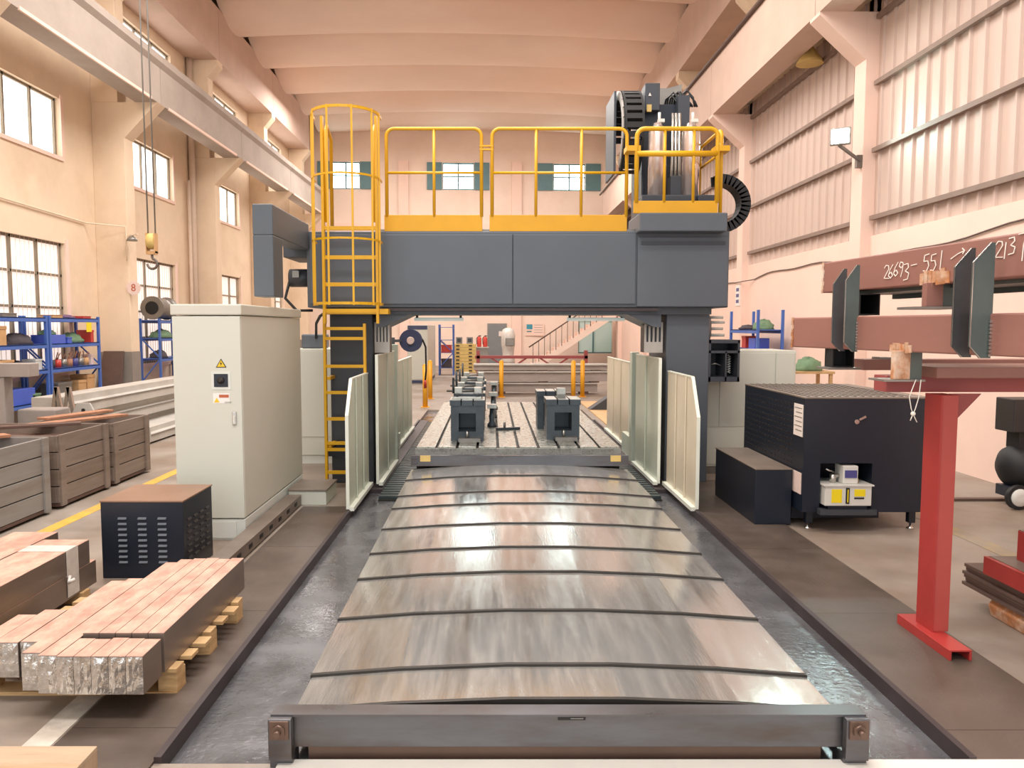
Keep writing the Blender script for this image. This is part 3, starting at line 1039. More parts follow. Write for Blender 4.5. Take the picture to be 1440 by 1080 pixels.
# ------------------------------------------------------------------ pit end beam
E_ = thing('pit_end_beam', (0.335, 3.26, PZ), 'dark steel end beam with corner brackets across the front of the way cover', 'steel beam')
MB().box(-0.93, 1.60, 3.22, 3.29, 0.075, 0.222).build('beam_face', 'end_beam', E_, 0.004)
MB().box(-0.95, 1.62, 3.20, 3.29, 0.222, 0.232).build('top_plate', 'end_beam', E_)
MB().box(-0.80, 1.45, 3.245, 3.285, PZ, 0.075).build('lower_panel', 'end_beam_brown', E_)
for xs in (-0.955, 1.625):
    d = 1 if xs < 0 else -1
    br = MB().box(min(xs, xs + d * 0.10), max(xs, xs + d * 0.10), 3.17, 3.21, 0.04, 0.225).box(min(xs, xs + d * 0.1), max(xs, xs + d * 0.1), 3.19, 3.3, PZ, 0.05).build('corner_bracket', 'end_beam', E_, 0.004)
    cx_ = xs + d * 0.05
    MB().cyl((cx_, 3.17, 0.18), (cx_, 3.145, 0.18), 0.03, 6).cyl((cx_, 3.145, 0.18), (cx_, 3.12, 0.18), 0.014, 8).box(cx_ - 0.04, cx_ + 0.04, 3.16, 3.17, 0.14, 0.22).build('bolt', 'end_beam_brown', br)
p = at(804, 1006, 3.215) - Vector((0, 0, 0.012))
npl = MB().box(p.x - 0.06, p.x + 0.06, 3.212, 3.22, p.z - 0.008, p.z + 0.008).build('name_plate', 'ink', E_)
MB().box(p.x - 0.005, p.x + 0.05, 3.210, 3.212, p.z - 0.002, p.z + 0.002).build('plate_line', 'dull_steel', npl)

# ------------------------------------------------------------------ slatted conveyor covers beside the table
for s, x0, x1, lab in ((0, -1.265, -0.97, 'dark slatted conveyor cover on the pit floor left of the table'),
                       (1, 1.66, 1.925, 'dark slatted conveyor cover on the pit floor right of the table')):
    K = thing('conveyor_cover', ((x0 + x1) / 2, 12, PZ), lab, 'conveyor cover')
    y = 8.55
    src = None
    ys = []
    while y < 15.4:
        ys.append(y)
        y += 0.13
    for k, y in enumerate(ys):
        if src is None:
            src = MB().box(x0, x1, y, y + 0.085, PZ, 0.0).build('slat', 'slat_dark', K, 0.004)
            src['label'] = 'dark slat'
            del src['label']
        else:
            copy_part(src, K, (0, y - ys[0], 0))
    MB().box(x0, x1, 8.5, 15.5, PZ, PZ + 0.015).build('slat_bed', 'table_slot', K)

# ------------------------------------------------------------------ splash guards


def guard_panel(K, X, y0, y1, zt, lean=0.0, chamfer=0.0, matn='guard_green', ribs=2, side=1):
    """vertical sheet panel along the pit edge"""
    pts = [(X, y0, 0.04), (X, y1, 0.04), (X, y1, zt)]
    if chamfer:
        pts += [(X, y0 + 0.25, zt), (X, y0, zt - chamfer)]
    else:
        pts += [(X, y0, zt)]
    p = MB().prism(pts, (0.022 * side, 0, 0)).build('guard_panel', matn, K)
    for k in range(ribs):
        yy = y0 + (y1 - y0) * (k + 1) / (ribs + 1)
        MB().box(X - 0.012 * side - 0.006, X - 0.012 * side + 0.006, yy - 0.012, yy + 0.012, 0.06, zt - 0.01).build('panel_fold', matn, p)
    # edge trims
    e = MB()
    q = pts[2:] + [pts[0]]
    for i in range(len(q) - 1):
        e.bar(Vector(q[i]) + Vector((0.011 * side, 0, 0)), Vector(q[i + 1]) + Vector((0.011 * side, 0, 0)), 0.034, 0.014)
    e.build('edge_trim', 'guard_edge', p)
    MB().box(min(X, X - side * 0.05), max(X, X - side * 0.05), y0, y1, 0.02, 0.06).build('foot_rail', 'guard_edge', p)
    return p


SL = thing('splash_guard', (-1.42, 10.5, 0), 'pale green sheet metal splash guard along the left edge of the pit', 'splash guard')
guard_panel(SL, -1.45, 7.75, 9.05, 1.36, chamfer=0.36, side=-1)
guard_panel(SL, -1.33, 9.02, 10.6, 1.57, side=-1, ribs=1)
guard_panel(SL, -1.46, 12.0, 14.2, 1.36, side=-1, ribs=2)
MB().box(-1.40, -1.30, 10.65, 10.8, 0.0, 1.66).build('guard_post', 'guard_green', SL, 0.006)
MB().box(-1.48, -1.42, 10.8, 12.0, 0.0, 0.25).build('guard_kicker', 'guard_green', SL)
SRR = thing('splash_guard', (2.06, 10.5, 0), 'cream sheet metal splash guard along the right edge of the pit', 'splash guard')
guard_panel(SRR, 2.10, 7.75, 9.08, 1.38, chamfer=0.40, matn='guard_cream', side=1)
guard_panel(SRR, 1.99, 9.05, 10.5, 1.53, matn='guard_green', side=1, ribs=1)
guard_panel(SRR, 2.13, 11.75, 14.0, 1.36, matn='guard_cream', side=1, ribs=2)
MB().box(1.97, 2.07, 10.7, 10.86, 0.0, 1.55).build('guard_post', 'guard_green', SRR, 0.006)
MB().box(2.02, 2.1, 10.86, 11.75, 0.0, 0.3).build('guard_kicker', 'guard_green', SRR)

# ------------------------------------------------------------------ fixture blocks on the table


def block(x0, x1, y0, y1, h, label, window=True, top='fixture_top'):
    B = thing('fixture_block', ((x0 + x1) / 2, (y0 + y1) / 2, TZ), label, 'fixture block')
    z0 = TZ
    t = (x1 - x0) * 0.24
    m = MB()
    m.box(x0, x0 + t, y0, y1, z0, z0 + h - 0.07).box(x1 - t, x1, y0, y1, z0, z0 + h - 0.07)
    m.box(x0 + t, x1 - t, y0, y1, z0, z0 + 0.12).box(x0 + t, x1 - t, y0, y1, z0 + h - 0.17, z0 + h - 0.07)
    m.box(x0 + t, x1 - t, y1 - 0.04, y1, z0, z0 + h - 0.1)
    m.build('block_body', 'fixture_grey', B)
    n = 3
    for k in range(n):
        xa_ = x0 - 0.02 + (x1 - x0 + 0.04) * k / n
        MB().box(xa_ + 0.008, xa_ + (x1 - x0 + 0.04) / n - 0.008, y0 - 0.02, y1, z0 + h - 0.07, z0 + h).build('top_rail', 'fixture_grey', B)
        MB().box(xa_ + 0.008, xa_ + (x1 - x0 + 0.04) / n - 0.008, y0 - 0.015, y1, z0 + h, z0 + h + 0.006).build('rail_face', top, B)
    # foot clamp
    c = MB().box(x0 + t, x1 - t * 0.4, y0 - 0.14, y0, z0, z0 + 0.05).build('foot_clamp', 'dull_steel', B)
    MB().cyl(((x0 + x1) / 2, y0 - 0.08, z0 + 0.05), ((x0 + x1) / 2, y0 - 0.08, z0 + 0.14), 0.016, 8).build('clamp_stud', 'bright_steel', c)
    return B


bl = block(-0.52, -0.09, 9.95, 10.4, 0.53, 'dark fixture block with square window, front left on the machining table')
block(0.74, 1.17, 10.05, 10.5, 0.53, 'dark fixture block with square window, front right on the machining table')
block(0.68, 1.06, 11.1, 11.5, 0.55, 'dark fixture block standing behind the front right block on the table')
block(-0.52, -0.09, 11.0, 11.4, 0.53, 'dark fixture block second from front in the left row on the table')
block(-0.50, -0.09, 12.2, 12.6, 0.53, 'dark fixture block third from front in the left row on the table')
block(-0.48, -0.09, 13.5, 13.9, 0.53, 'dark fixture block rearmost in the left row on the table')
# clamp vices on top of the left row
vi = [(10.26, 'front'), (11.2, 'second'), (12.4, 'third'), (13.7, 'rearmost')]
V0 = None
for k, (y, wd) in enumerate(vi):
    z = TZ + 0.536
    V = thing('machine_vice', (-0.3, y, z), 'small steel clamp vice on top of the %s block in the left row' % wd, 'vice', 'clamp vices on the left row of blocks')
    x = -0.3
    MB().box(x - 0.19, x + 0.19, y - 0.12, y + 0.12, z, z + 0.06).build('vice_base', 'fixture_grey', V, 0.004)
    for sx in (-0.13, 0.13):
        MB().box(x + sx - 0.05, x + sx + 0.05, y - 0.1, y + 0.1, z + 0.06, z + 0.14).build('jaw', 'fixture_top', V, 0.004)
    MB().cyl((x - 0.29, y, z + 0.09), (x + 0.1, y, z + 0.09), 0.014, 8).build('screw', 'dull_steel', V)
    MB().cyl((x - 0.2, y, z + 0.06), (x - 0.2, y, z + 0.27 + 0.03 * (k % 2)), 0.016, 8).build('stud', 'fixture_grey', V)
for k, (x, y, h, nm) in enumerate(((0.02, 11.35, 0.34, 'nearest'), (0.04, 12.5, 0.42, 'middle'), (0.06, 13.8, 0.5, 'farthest'))):
    K = thing('support_jack', (x, y, TZ), 'bright steel support jack standing right of the left block row, the %s of three' % nm, 'jack', 'support jacks beside the left row')
    MB().lathe((x, y, TZ), [(0.07, 0), (0.07, 0.04), (0.04, 0.08), (0.035, h - 0.06)], 12).build('jack_body', 'fixture_grey', K)
    MB().box(x - 0.07, x + 0.07, y - 0.07, y + 0.07, TZ + h - 0.06, TZ + h).build('jack_pad', 'fixture_top', K, 0.004)
for k, (y, wd) in enumerate(((10.08, 'front'), (11.05, 'second'))):
    K = thing('clamp_bar', (-0.3, y, TZ + 0.536), 'flat bright clamp bar lying before the vice on the %s left block' % wd, 'clamp')
    MB().box(-0.5, -0.12, y - 0.03, y + 0.03, TZ + 0.536, TZ + 0.566).build('bar_body', 'fixture_top', K, 0.003)
    for xx in (-0.44, -0.17):
        MB().cyl((xx, y, TZ + 0.566), (xx, y, TZ + 0.60), 0.022, 6).build('nut', 'fixture_grey', K)
SB = thing('riser_block', (0.95, 10.3, TZ + 0.536), 'small bright steel riser block on top of the front right fixture block', 'steel block')
MB().box(0.89, 1.01, 10.28, 10.42, TZ + 0.536, TZ + 0.66).build('riser_body', 'fixture_top', SB, 0.004)
MB().box(0.90, 1.0, 10.26, 10.28, TZ + 0.536, TZ + 0.58).build('riser_step', 'dull_steel', SB)
# loose T-slot clamp on the table
SQ = thing('clamp_strap', (0.2, 11.0, TZ), 'dark loose clamp strap and stud lying on the middle of the table', 'clamp')
MB().bar((0.08, 10.95, TZ + 0.02), (0.42, 11.05, TZ + 0.02), 0.05, 0.035).build('strap', 'fixture_grey', SQ)
MB().cyl((0.2, 10.98, TZ + 0.03), (0.2, 10.98, TZ + 0.12), 0.018, 8).build('strap_stud', 'dull_steel', SQ)

# ================================================================== LEFT SIDE
# ------------------------------------------------------------------ electrical cabinet
EC = thing('electrical_cabinet', (-2.49, 7.8, 0), 'tall cream electrical cabinet with warning triangle and small square window', 'cabinet')
x0, x1, y0, y1 = -2.79, -2.19, 6.74, 8.85
MB().box(x0 + 0.02, x1, y0 + 0.01, y1, 0.0, 0.19).build('plinth', 'cabinet_plinth', EC, 0.006)
MB().box(x0 + 0.09, x1 - 0.08, y0 + 0.004, y0 + 0.012, 0.02, 0.165).build('plinth_panel', 'cabinet_plinth', EC)
MB().box(x0, x1, y0 + 0.02, y1, 0.20, 2.0).build('cabinet_body', 'cabinet_cream_side', EC, 0.008)
MB().box(x0 - 0.01, x1 + 0.012, y0 - 0.01, y1 + 0.01, 2.005, 2.10).build('cabinet_roof', 'cabinet_cream_side', EC, 0.01)
dr = MB().box(x0, x1 - 0.004, y0, y0 + 0.02, 0.20, 1.995).build('cabinet_door', 'cabinet_cream', EC, 0.005)
p = at(311, 511, y0)
tri = MB().prism([(p.x - 0.047, y0 - 0.001, p.z - 0.036), (p.x + 0.047, y0 - 0.001, p.z - 0.036), (p.x, y0 - 0.001, p.z + 0.042)], (0, -0.002, 0)).build('warning_sign', 'ink', dr)
MB().prism([(p.x - 0.036, y0 - 0.003, p.z - 0.030), (p.x + 0.036, y0 - 0.003, p.z - 0.030), (p.x, y0 - 0.003, p.z + 0.030)], (0, -0.002, 0)).build('warning_face', 'sign_yellow', dr)
bz = [(0.002, 0.018), (-0.010, -0.006), (-0.001, -0.006), (-0.004, -0.024), (0.010, 0.002), (0.001, 0.002)]
MB().prism([(p.x + u, y0 - 0.005, p.z + v) for u, v in bz], (0, -0.001, 0)).build('lightning_mark', 'ink', dr)
p = at(311, 535, y0)
MB().box(p.x - 0.085, p.x + 0.085, y0 - 0.004, y0, p.z - 0.08, p.z + 0.08).build('window_bezel', 'cabinet_plinth', dr)
MB().box(p.x - 0.062, p.x + 0.062, y0 - 0.008, y0 - 0.004, p.z - 0.058, p.z + 0.058).build('display_window', 'black_paint', dr, 0.002)
MB().lathe((p.x, y0 - 0.008, p.z), [(0.03, 0), (0.03, 0.012), (0.012, 0.012), (0.012, 0.03)], 14, axis=(0, -1, 0)).build('isolator_knob', 'louver_black', dr)
p = at(311, 560, y0)
MB().box(p.x - 0.07, p.x + 0.075, y0 - 0.002, y0, p.z - 0.045, p.z + 0.045).build('notice_sticker', 'white_plastic', dr)
p = at(315, 557, y0)
MB().box(p.x - 0.042, p.x + 0.042, y0 - 0.004, y0 - 0.002, p.z - 0.013, p.z + 0.013).build('red_label', 'label_red', dr)
p = at(305, 563, y0)
MB().prism([(p.x - 0.024, y0 - 0.002, p.z - 0.018), (p.x + 0.024, y0 - 0.002, p.z - 0.018), (p.x, y0 - 0.002, p.z + 0.024)], (0, -0.002, 0)).build('caution_mark', 'sign_yellow', dr)
p = at(321, 565, y0)
MB().box(p.x - 0.03, p.x + 0.03, y0 - 0.003, y0 - 0.002, p.z - 0.002, p.z + 0.001).box(p.x - 0.03, p.x + 0.024, y0 - 0.003, y0 - 0.002, p.z - 0.010, p.z - 0.007).build('notice_lines', 'dull_steel', dr)
p = at(330, 588, y0)
hd = MB().box(p.x - 0.018, p.x + 0.018, y0 - 0.018, y0, p.z - 0.06, p.z + 0.06).build('door_handle', 'bright_steel', dr, 0.006)
MB().box(p.x - 0.009, p.x + 0.009, y0 - 0.024, y0 - 0.016, p.z - 0.05, p.z + 0.02).build('handle_grip', 'tank_white', dr, 0.003)

# low step box and cable duct
SB2 = thing('step_box', (-1.96, 8.3, 0), 'low cream step box with brown top between cabinet and splash guard', 'step box')
MB().box(-2.16, -1.76, 8.1, 8.65, 0, 0.15).build('box_body', 'cabinet_cream', SB2, 0.005)
MB().box(-2.17, -1.75, 8.09, 8.66, 0.15, 0.17).build('box_lid', 'grimy_top', SB2, 0.003)
CD = thing('cable_duct', (-2.08, 6.7, 0), 'grey steel cable duct with oval holes running beside the cream cabinet', 'cable duct')
MB().box(-2.17, -2.02, 5.2, 8.08, 0.012, 0.12).build('duct_body', 'grimy_top', CD, 0.004)
for k in range(9):
    y = 5.4 + k * 0.3
    MB().box(-2.022, -2.016, y, y + 0.09, 0.05, 0.085).build('duct_hole', 'ink', CD)

# transformer box
TB = thing('transformer_box', (-2.63, 6.0, 0), 'navy louvred transformer box with brown top in front of the cream cabinet', 'transformer')
x0, x1, y0, y1, h = -2.94, -2.32, 5.7, 6.3, 0.585
MB().box(x0, x1, y0, y1, 0.0, h).build('housing', 'navy_black', TB, 0.004)
MB().box(x0 - 0.005, x1 + 0.005, y0 - 0.005, y1 + 0.005, h, h + 0.012).build('lid', 'brown_top', TB, 0.002)
fx = MB()
for c in range(3):
    for r in range(9):
        xx = x0 + 0.13 + c * 0.15
        zz = 0.47 - r * 0.042
        MB().add([(xx, y0, zz), (xx + 0.065, y0, zz), (xx + 0.065, y0 - 0.012, zz - 0.014), (xx, y0 - 0.012, zz - 0.014), (xx, y0, zz - 0.018), (xx + 0.065, y0, zz - 0.018)],
                 [(0, 1, 2, 3), (3, 2, 5, 4), (0, 3, 4), (1, 5, 2)]).build('louvre', 'louvre_blue', TB)
for c in range(4):
    for r in range(7):
        yy = y0 + 0.08 + c * 0.125
        zz = 0.44 - r * 0.05
        MB().add([(x1, yy, zz), (x1, yy + 0.07, zz), (x1 + 0.01, yy + 0.07, zz - 0.014), (x1 + 0.01, yy, zz - 0.014), (x1, yy, zz - 0.018), (x1, yy + 0.07, zz - 0.018)],
                 [(0, 1, 2, 3), (3, 2, 5, 4), (0, 3, 4), (1, 5, 2)]).build('louvre', 'louver_black', TB)

# ------------------------------------------------------------------ pallet with steel bars


def pallet(loc, nx, ly, label, w):
    P = thing('pallet', loc, label, 'pallet')
    x, y = loc[0], loc[1]
    for s in (-1, 0, 1):
        MB().box(x - w / 2, x + w / 2, y + s * (ly / 2 - 0.06) - 0.06, y + s * (ly / 2 - 0.06) + 0.06, 0.0, 0.02).build('bottom_board', 'wood_pale', P)
        for q in (-1, 0, 1):
            bx = x + q * (w / 2 - 0.05)
            by = y + s * (ly / 2 - 0.06)
            MB().box(bx - 0.05, bx + 0.05, by - 0.055, by + 0.055, 0.02, 0.12).build('block', 'wood_pale', P, 0.003)
    n = 7
    for k in range(n):
        by = y - ly / 2 + (ly - 0.1) * k / (n - 1)
        MB().box(x - w / 2 - 0.01 * (k % 2), x + w / 2 + 0.015 * (k % 3), by, by + 0.1, 0.12, 0.142).build('deck_board', 'wood_pale', P, 0.002)
    return P


pallet((-2.15, 4.37, 0), 0, 1.06, 'pale wooden pallet under the foil-ended steel bars beside the walkway', 1.06)
Z0 = 0.143
def steel_bar(x0, w_, y0, y1, h, label, z0=Z0, wrap=True, group='ground steel bars on the pallet'):
    B = thing('steel_bar', (x0 + w_ / 2, (y0 + y1) / 2, z0), label, 'steel bar', group)
    MB().box(x0 + 0.0012, x0 + w_ - 0.0012, y0, y1, z0, z0 + h - 0.002).build('bar_body', 'bar_side', B, 0.002)
    MB().box(x0 + 0.002, x0 + w_ - 0.002, y0 + 0.001, y1 - 0.001, z0 + h - 0.002, z0 + h).build('bar_top', 'bar_top', B)
    if wrap:
        m = MB()
        n = 5
        # crumpled foil wrapped over the end
        rr = random.Random(int(abs(x0) * 1e4))
        vs, fs = [], []
        for j in range(n + 1):
            for i in range(n + 1):
                e = 0 if i in (0, n) or j in (0, n) else rr.uniform(0.001, 0.009)
                vs.append((x0 + 0.001 + (w_ - 0.002) * i / n, y0 - 0.004 - e, z0 + 0.004 + (h - 0.008) * j / n))
        for j in range(n):
            for i in range(n):
                a = j * (n + 1) + i
                fs.append((a, a + 1, a + n + 2, a + n + 1))
        m.add(vs, fs)
        m.box(x0 + 0.002, x0 + w_ - 0.002, y0 - 0.003, y0, z0 + 0.003, z0 + h - 0.003)
        m.build('foil_wrap', 'foil', B)
    return B


names5 = ['rightmost', 'second from right', 'third from right', 'fourth from right', 'fifth from right']
backs = [5.07, 5.05, 5.07, 5.06, 5.04]
for k in range(5):
    xq = -1.66 - 0.083 * (k + 1)
    steel_bar(xq, 0.083, 3.80, backs[k], 0.207, 'long copper-topped steel bar behind the short ones, %s' % names5[k], wrap=False)
    steel_bar(xq, 0.083, 3.56, 3.765 + 0.008 * (k % 3), 0.19, 'short foil-ended steel bar at the pallet front, %s' % names5[k])
steel_bar(-2.17, 0.093, 3.57, 5.03, 0.19, 'long foil-ended steel bar next left of the five short bars')
steel_bar(-2.265, 0.093, 3.60, 4.70, 0.19, 'long foil-ended steel bar, second left of the five short bars')
steel_bar(-2.362, 0.095, 3.75, 4.68, 0.182, 'mid-length steel bar stepped back, left part of the pallet pile')
steel_bar(-2.492, 0.126, 3.74, 4.19, 0.182, 'wide short steel bar stepped back at the left pallet side')
steel_bar(-2.60, 0.106, 3.76, 4.12, 0.18, 'shortest steel bar overhanging the left pallet edge')

# second pile: long wrapped bars further left
PL2 = thing('batten', (-3.0, 4.9, 0), 'wooden batten lying under the dark wrapped bars at the left', 'batten')
MB().box(-3.85, -2.80, 5.15, 5.25, 0, 0.08).build('batten_body', 'wood_pale', PL2, 0.004)
PL3 = thing('batten', (-3.0, 4.2, 0), 'nearer wooden batten under the dark wrapped bars at the left edge', 'batten')
MB().box(-3.85, -2.80, 4.25, 4.35, 0, 0.08).build('batten_body', 'wood_pale', PL3, 0.004)
lab = ['lower dark long steel bar at the left, facing the pallet', 'upper dark long steel bar at the left, topped pinkish',
       'second upper dark long steel bar, behind the one facing the pallet', 'second lower dark long steel bar, behind the one facing the pallet']
k = 0
for (x0, z0, ya, yb_) in ((-3.14, 0.08, 3.6, 5.38), (-3.14, 0.247, 3.6, 5.30), (-3.47, 0.247, 3.7, 5.5), (-3.47, 0.08, 3.7, 5.5)):
    steel_bar(x0, 0.32, ya, yb_, 0.165, lab[k], z0=z0, wrap=False, group='dark long bars at the left')
    k += 1
PF = thing('plastic_wrap', (-2.9, 5.2, 0.08), 'torn clear plastic wrap strap around the dark long bars', 'plastic wrap')
m = MB()
y0 = 5.0
m.box(-3.14, -2.815, y0, y0 + 0.14, 0.413, 0.416).box(-2.818, -2.814, y0 + 0.0, y0 + 0.14, 0.1, 0.416)
m.build('wrap_band', 'film', PF)
MB().tube([(-2.81, 4.98, 0.24), (-2.77, 4.95, 0.26), (-2.75, 4.9, 0.24), (-2.72, 4.92, 0.255)], 0.012, 6).build('wrap_tail', 'film', PF)

# foreground wooden crate
FC = thing('wooden_crate', (-1.95, 2.4, 0), 'pale wooden crate top at the bottom left corner', 'crate')
xr_, yt = at(137, 1049, 2.75).x, 2.75
zt_ = at(137, 1049, 2.75).z
for k in range(4):
    MB().box(xr_ - 1.0, xr_, yt - 0.16 * (k + 1) + 0.004, yt - 0.16 * k, zt_ - 0.02, zt_).build('lid_board', 'wood_crate', FC, 0.002)
for zz in range(3):
    zh = (zt_ - 0.02) / 3
    MB().box(xr_ - 0.02, xr_ - 0.002, yt - 0.64, yt, zz * zh + 0.003, (zz + 1) * zh).build('side_board', 'wood_crate', FC)
    MB().box(xr_ - 1.0, xr_ - 0.02, yt - 0.02, yt - 0.002, zz * zh + 0.003, (zz + 1) * zh).build('end_board', 'wood_crate', FC)
MB().box(xr_ - 0.98, xr_ - 0.022, yt - 0.62, yt - 0.022, 0.0, zt_ - 0.02).build('crate_core', 'scrap_dark', FC)

# ------------------------------------------------------------------ grey crates with scrap boards


def plank_crate(y0, y1, x0, x1, h, matn, label):
    K = thing('plank_crate', ((x0 + x1) / 2, (y0 + y1) / 2, 0), label, 'crate')
    n = 4
    zb = 0.06
    for k in range(n):
        za, zc = zb + (h - zb) * k / n, zb + (h - zb) * (k + 1) / n
        MB().box(x1 - 0.03, x1, y0 + 0.005, y1 - 0.005, za + 0.006, zc - 0.006).build('side_plank', matn, K, 0.003)
        MB().box(x0, x1 - 0.03, y0, y0 + 0.03, za + 0.006, zc - 0.006).build('end_plank', matn, K, 0.003)
        MB().box(x0, x1 - 0.03, y1 - 0.03, y1, za + 0.006, zc - 0.006).build('end_plank', matn, K, 0.003)
    MB().box(x0, x0 + 0.03, y0, y1, zb, h).build('back_wall', matn, K)
    for yy in (y0 + 0.02, y1 - 0.14):
        MB().box(x1 - 0.002, x1 + 0.022, yy, yy + 0.1, 0.03, h).build('corner_batten', matn, K, 0.003)
    MB().box(x0, x1, y0, y1, 0.03, zb).build('crate_floor', 'scrap_dark', K)
    MB().box(x0 + 0.1, x1 - 0.1, y0 + 0.1, y0 + 0.2, 0, 0.03).box(x0 + 0.1, x1 - 0.1, y1 - 0.2, y1 - 0.1, 0, 0.03).build('skid', 'scrap_dark', K)
    MB().box(x0 + 0.03, x1 - 0.03, y0 + 0.03, y1 - 0.03, zb, h - 0.12).build('scrap_fill', 'scrap_dark', K)
    return K


plank_crate(5.6, 7.76, -6.0, -4.5, 0.79, 'crate_grey', 'grey plank crate nearest the camera in the row at the left')
plank_crate(7.9, 8.98, -6.0, -4.5, 0.78, 'crate_brown', 'brown-grey plank crate in the middle of the row at the left')
plank_crate(9.05, 10.05, -5.5, -4.5, 0.76, 'crate_brown', 'brown-grey plank crate at the far end of the row at the left')
sb = [(-5.5, 7.0, 0.9, 1.9, 0.79, 'scrap_wood', 'long brown plank lying across the nearest grey crate'), (-5.3, 8.5, 0.5, 1.3, 0.78, 'scrap_dark', 'dark brown scrap plank on the middle crate'),
      (-5.0, 9.3, 1.1, 1.2, 0.76, 'scrap_wood', 'thin orange-brown board sticking up on the far crate'), (-5.2, 9.6, 1.25, 1.0, 0.79, 'scrap_wood', 'second orange-brown board lying on the far crate')]
for x, y, rz, L, z, mt, lb in sb:
    K = thing('scrap_board', (x, y, z), lb, 'board')
    MB().rbox(x, y, rz, L / 2, 0.09, z, z + 0.03).build('board_face', mt, K, 0.003)

# long grey profile beams
bmz = [(-6.35, 0.62, 11.0, 'top long light grey beam in the stack behind the crates'), (-6.35, 0.34, 11.4, 'middle long light grey beam in the stack behind the crates'),
       (-6.35, 0.06, 11.2, 'lowest long light grey beam in the stack behind the crates'), (-5.75, 0.03, 12.4, 'short light grey beam lying in front of the beam stack')]
for x, z, y0, lb in bmz:
    K = thing('profile_beam', (x, 14.5, z), lb, 'beam', 'long light grey beams behind the crates')
    zz = z
    L1 = 19.5
    hh = 0.27 if x < -6 else 0.22
    m = MB().prism([(x + 0.22, y0, zz), (x + 0.22, y0, zz + hh * 0.55), (x + 0.12, y0, zz + hh * 0.62), (x + 0.12, y0, zz + hh), (x - 0.25, y0, zz + hh), (x - 0.25, y0, zz)], (0, L1 - y0, 0))
    m.build('beam_body', 'grey_beam', K, 0.004)
    MB().box(x + 0.2, x + 0.235, y0 + 0.02, L1, zz + hh * 0.5, zz + hh * 0.56).build('beam_ledge', 'dull_steel', K)
    MB().box(x - 0.24, x + 0.22, y0 - 0.03, y0, zz, zz + hh).build('beam_end_plate', 'grey_beam', K)
    for q in range(2):
        MB().box(x - 0.3, x + 0.2, y0 + 1 + q * 4, y0 + 1.1 + q * 4, max(0, zz - 0.06), zz).build('spacer', 'scrap_dark', K)

# grey casting at the left edge, A-frame supports, plate with a hole
GC = thing('grey_casting', (-6.2, 9.9, 0), 'grey machine casting with overhanging top plate at the left edge', 'casting')
MB().box(-6.9, -6.05, 9.52, 9.7, 0.0, 1.28).build('casting_web', 'grey_casting', GC, 0.01)
MB().box(-7.0, -5.72, 9.5, 9.72, 1.28, 1.45).build('casting_top', 'grey_casting', GC, 0.01)
MB().box(-6.05, -5.56, 9.75, 10.1, 0.0, 0.85).build('casting_foot', 'grey_casting', GC, 0.02)
for k, (px, lb) in enumerate(((80, 'left welded A-shaped steel support standing among the grey beams'), (97, 'right welded A-shaped steel support standing among the grey beams'))):
    p = at(px, 560, 10.9)
    K = thing('steel_support', (p.x, 10.9, 0), lb, 'support')
    MB().bar((p.x - 0.08, 10.9, 0.55), (p.x, 10.9, 1.05), 0.05, 0.05).bar((p.x + 0.08, 10.9, 0.55), (p.x, 10.9, 1.05), 0.05, 0.05).build('a_frame', 'bright_steel', K)
    MB().box(p.x - 0.08, p.x + 0.08, 10.8, 11.0, 0.0, 0.55).build('support_base', 'dull_steel', K, 0.006)
p = at(117, 570, 10.7)
K = thing('steel_plate', (p.x, 10.7, 0), 'pale steel plate with rounded top and a hole, standing beside the beams', 'plate')
pts = [(p.x - 0.16, 10.7, 0)] + [(p.x - 0.16, 10.7, 0.7), (p.x - 0.09, 10.7, 0.84), (p.x + 0.09, 10.7, 0.84), (p.x + 0.16, 10.7, 0.7)] + [(p.x + 0.16, 10.7, 0)]
MB().prism(pts, (0, 0.03, 0)).build('plate_body', 'grey_beam', K, 0.004)
MB().cyl((p.x, 10.70, 0.74), (p.x, 10.69, 0.74), 0.025, 12).build('plate_hole', 'ink', K)

# ------------------------------------------------------------------ blue shelving


def shelf_unit(y0, y1, xb, xf, zs, label, name='blue_shelf', matn='shelf_blue', top=2.12):
    K = thing('storage_shelf', ((xb + xf) / 2, (y0 + y1) / 2, 0), label, 'shelf')
    for yy in (y0, y1 - 0.06):
        for xx in (xb, xf - 0.05):
            MB().box(xx, xx + 0.05, yy, yy + 0.06, 0, top).build('upright', matn, K, 0.003)
        MB().bar((xb + 0.02, yy + 0.03, zs[0]), (xf - 0.02, yy + 0.03, zs[1]), 0.02, 0.03).bar((xb + 0.02, yy + 0.03, zs[2]), (xf - 0.02, yy + 0.03, zs[1]), 0.02, 0.03).build('brace', matn, K)
    for z in zs:
        MB().box(xb, xf, y0 + 0.06, y1 - 0.06, z - 0.02, z).box(xf - 0.04, xf, y0 + 0.06, y1 - 0.06, z - 0.08, z).box(xb, xb + 0.04, y0 + 0.06, y1 - 0.06, z - 0.08, z).build('shelf_board', matn, K, 0.003)
    return K


ZS = [0.50, 1.10, 1.58, 2.08]
shelf_unit(14.7, 16.6, -8.95, -8.42, ZS, 'blue steel storage shelf under the left window, nearer the column')
shelf_unit(12.75, 14.65, -8.95, -8.42, ZS, 'blue steel storage shelf at the left picture edge under the window')
shelf_unit(19.6, 21.6, -8.95, -8.42, [0.5, 1.1, 1.62, 2.08], 'blue steel storage shelf in the second bay with a cable drum on top')
# goods on the shelves


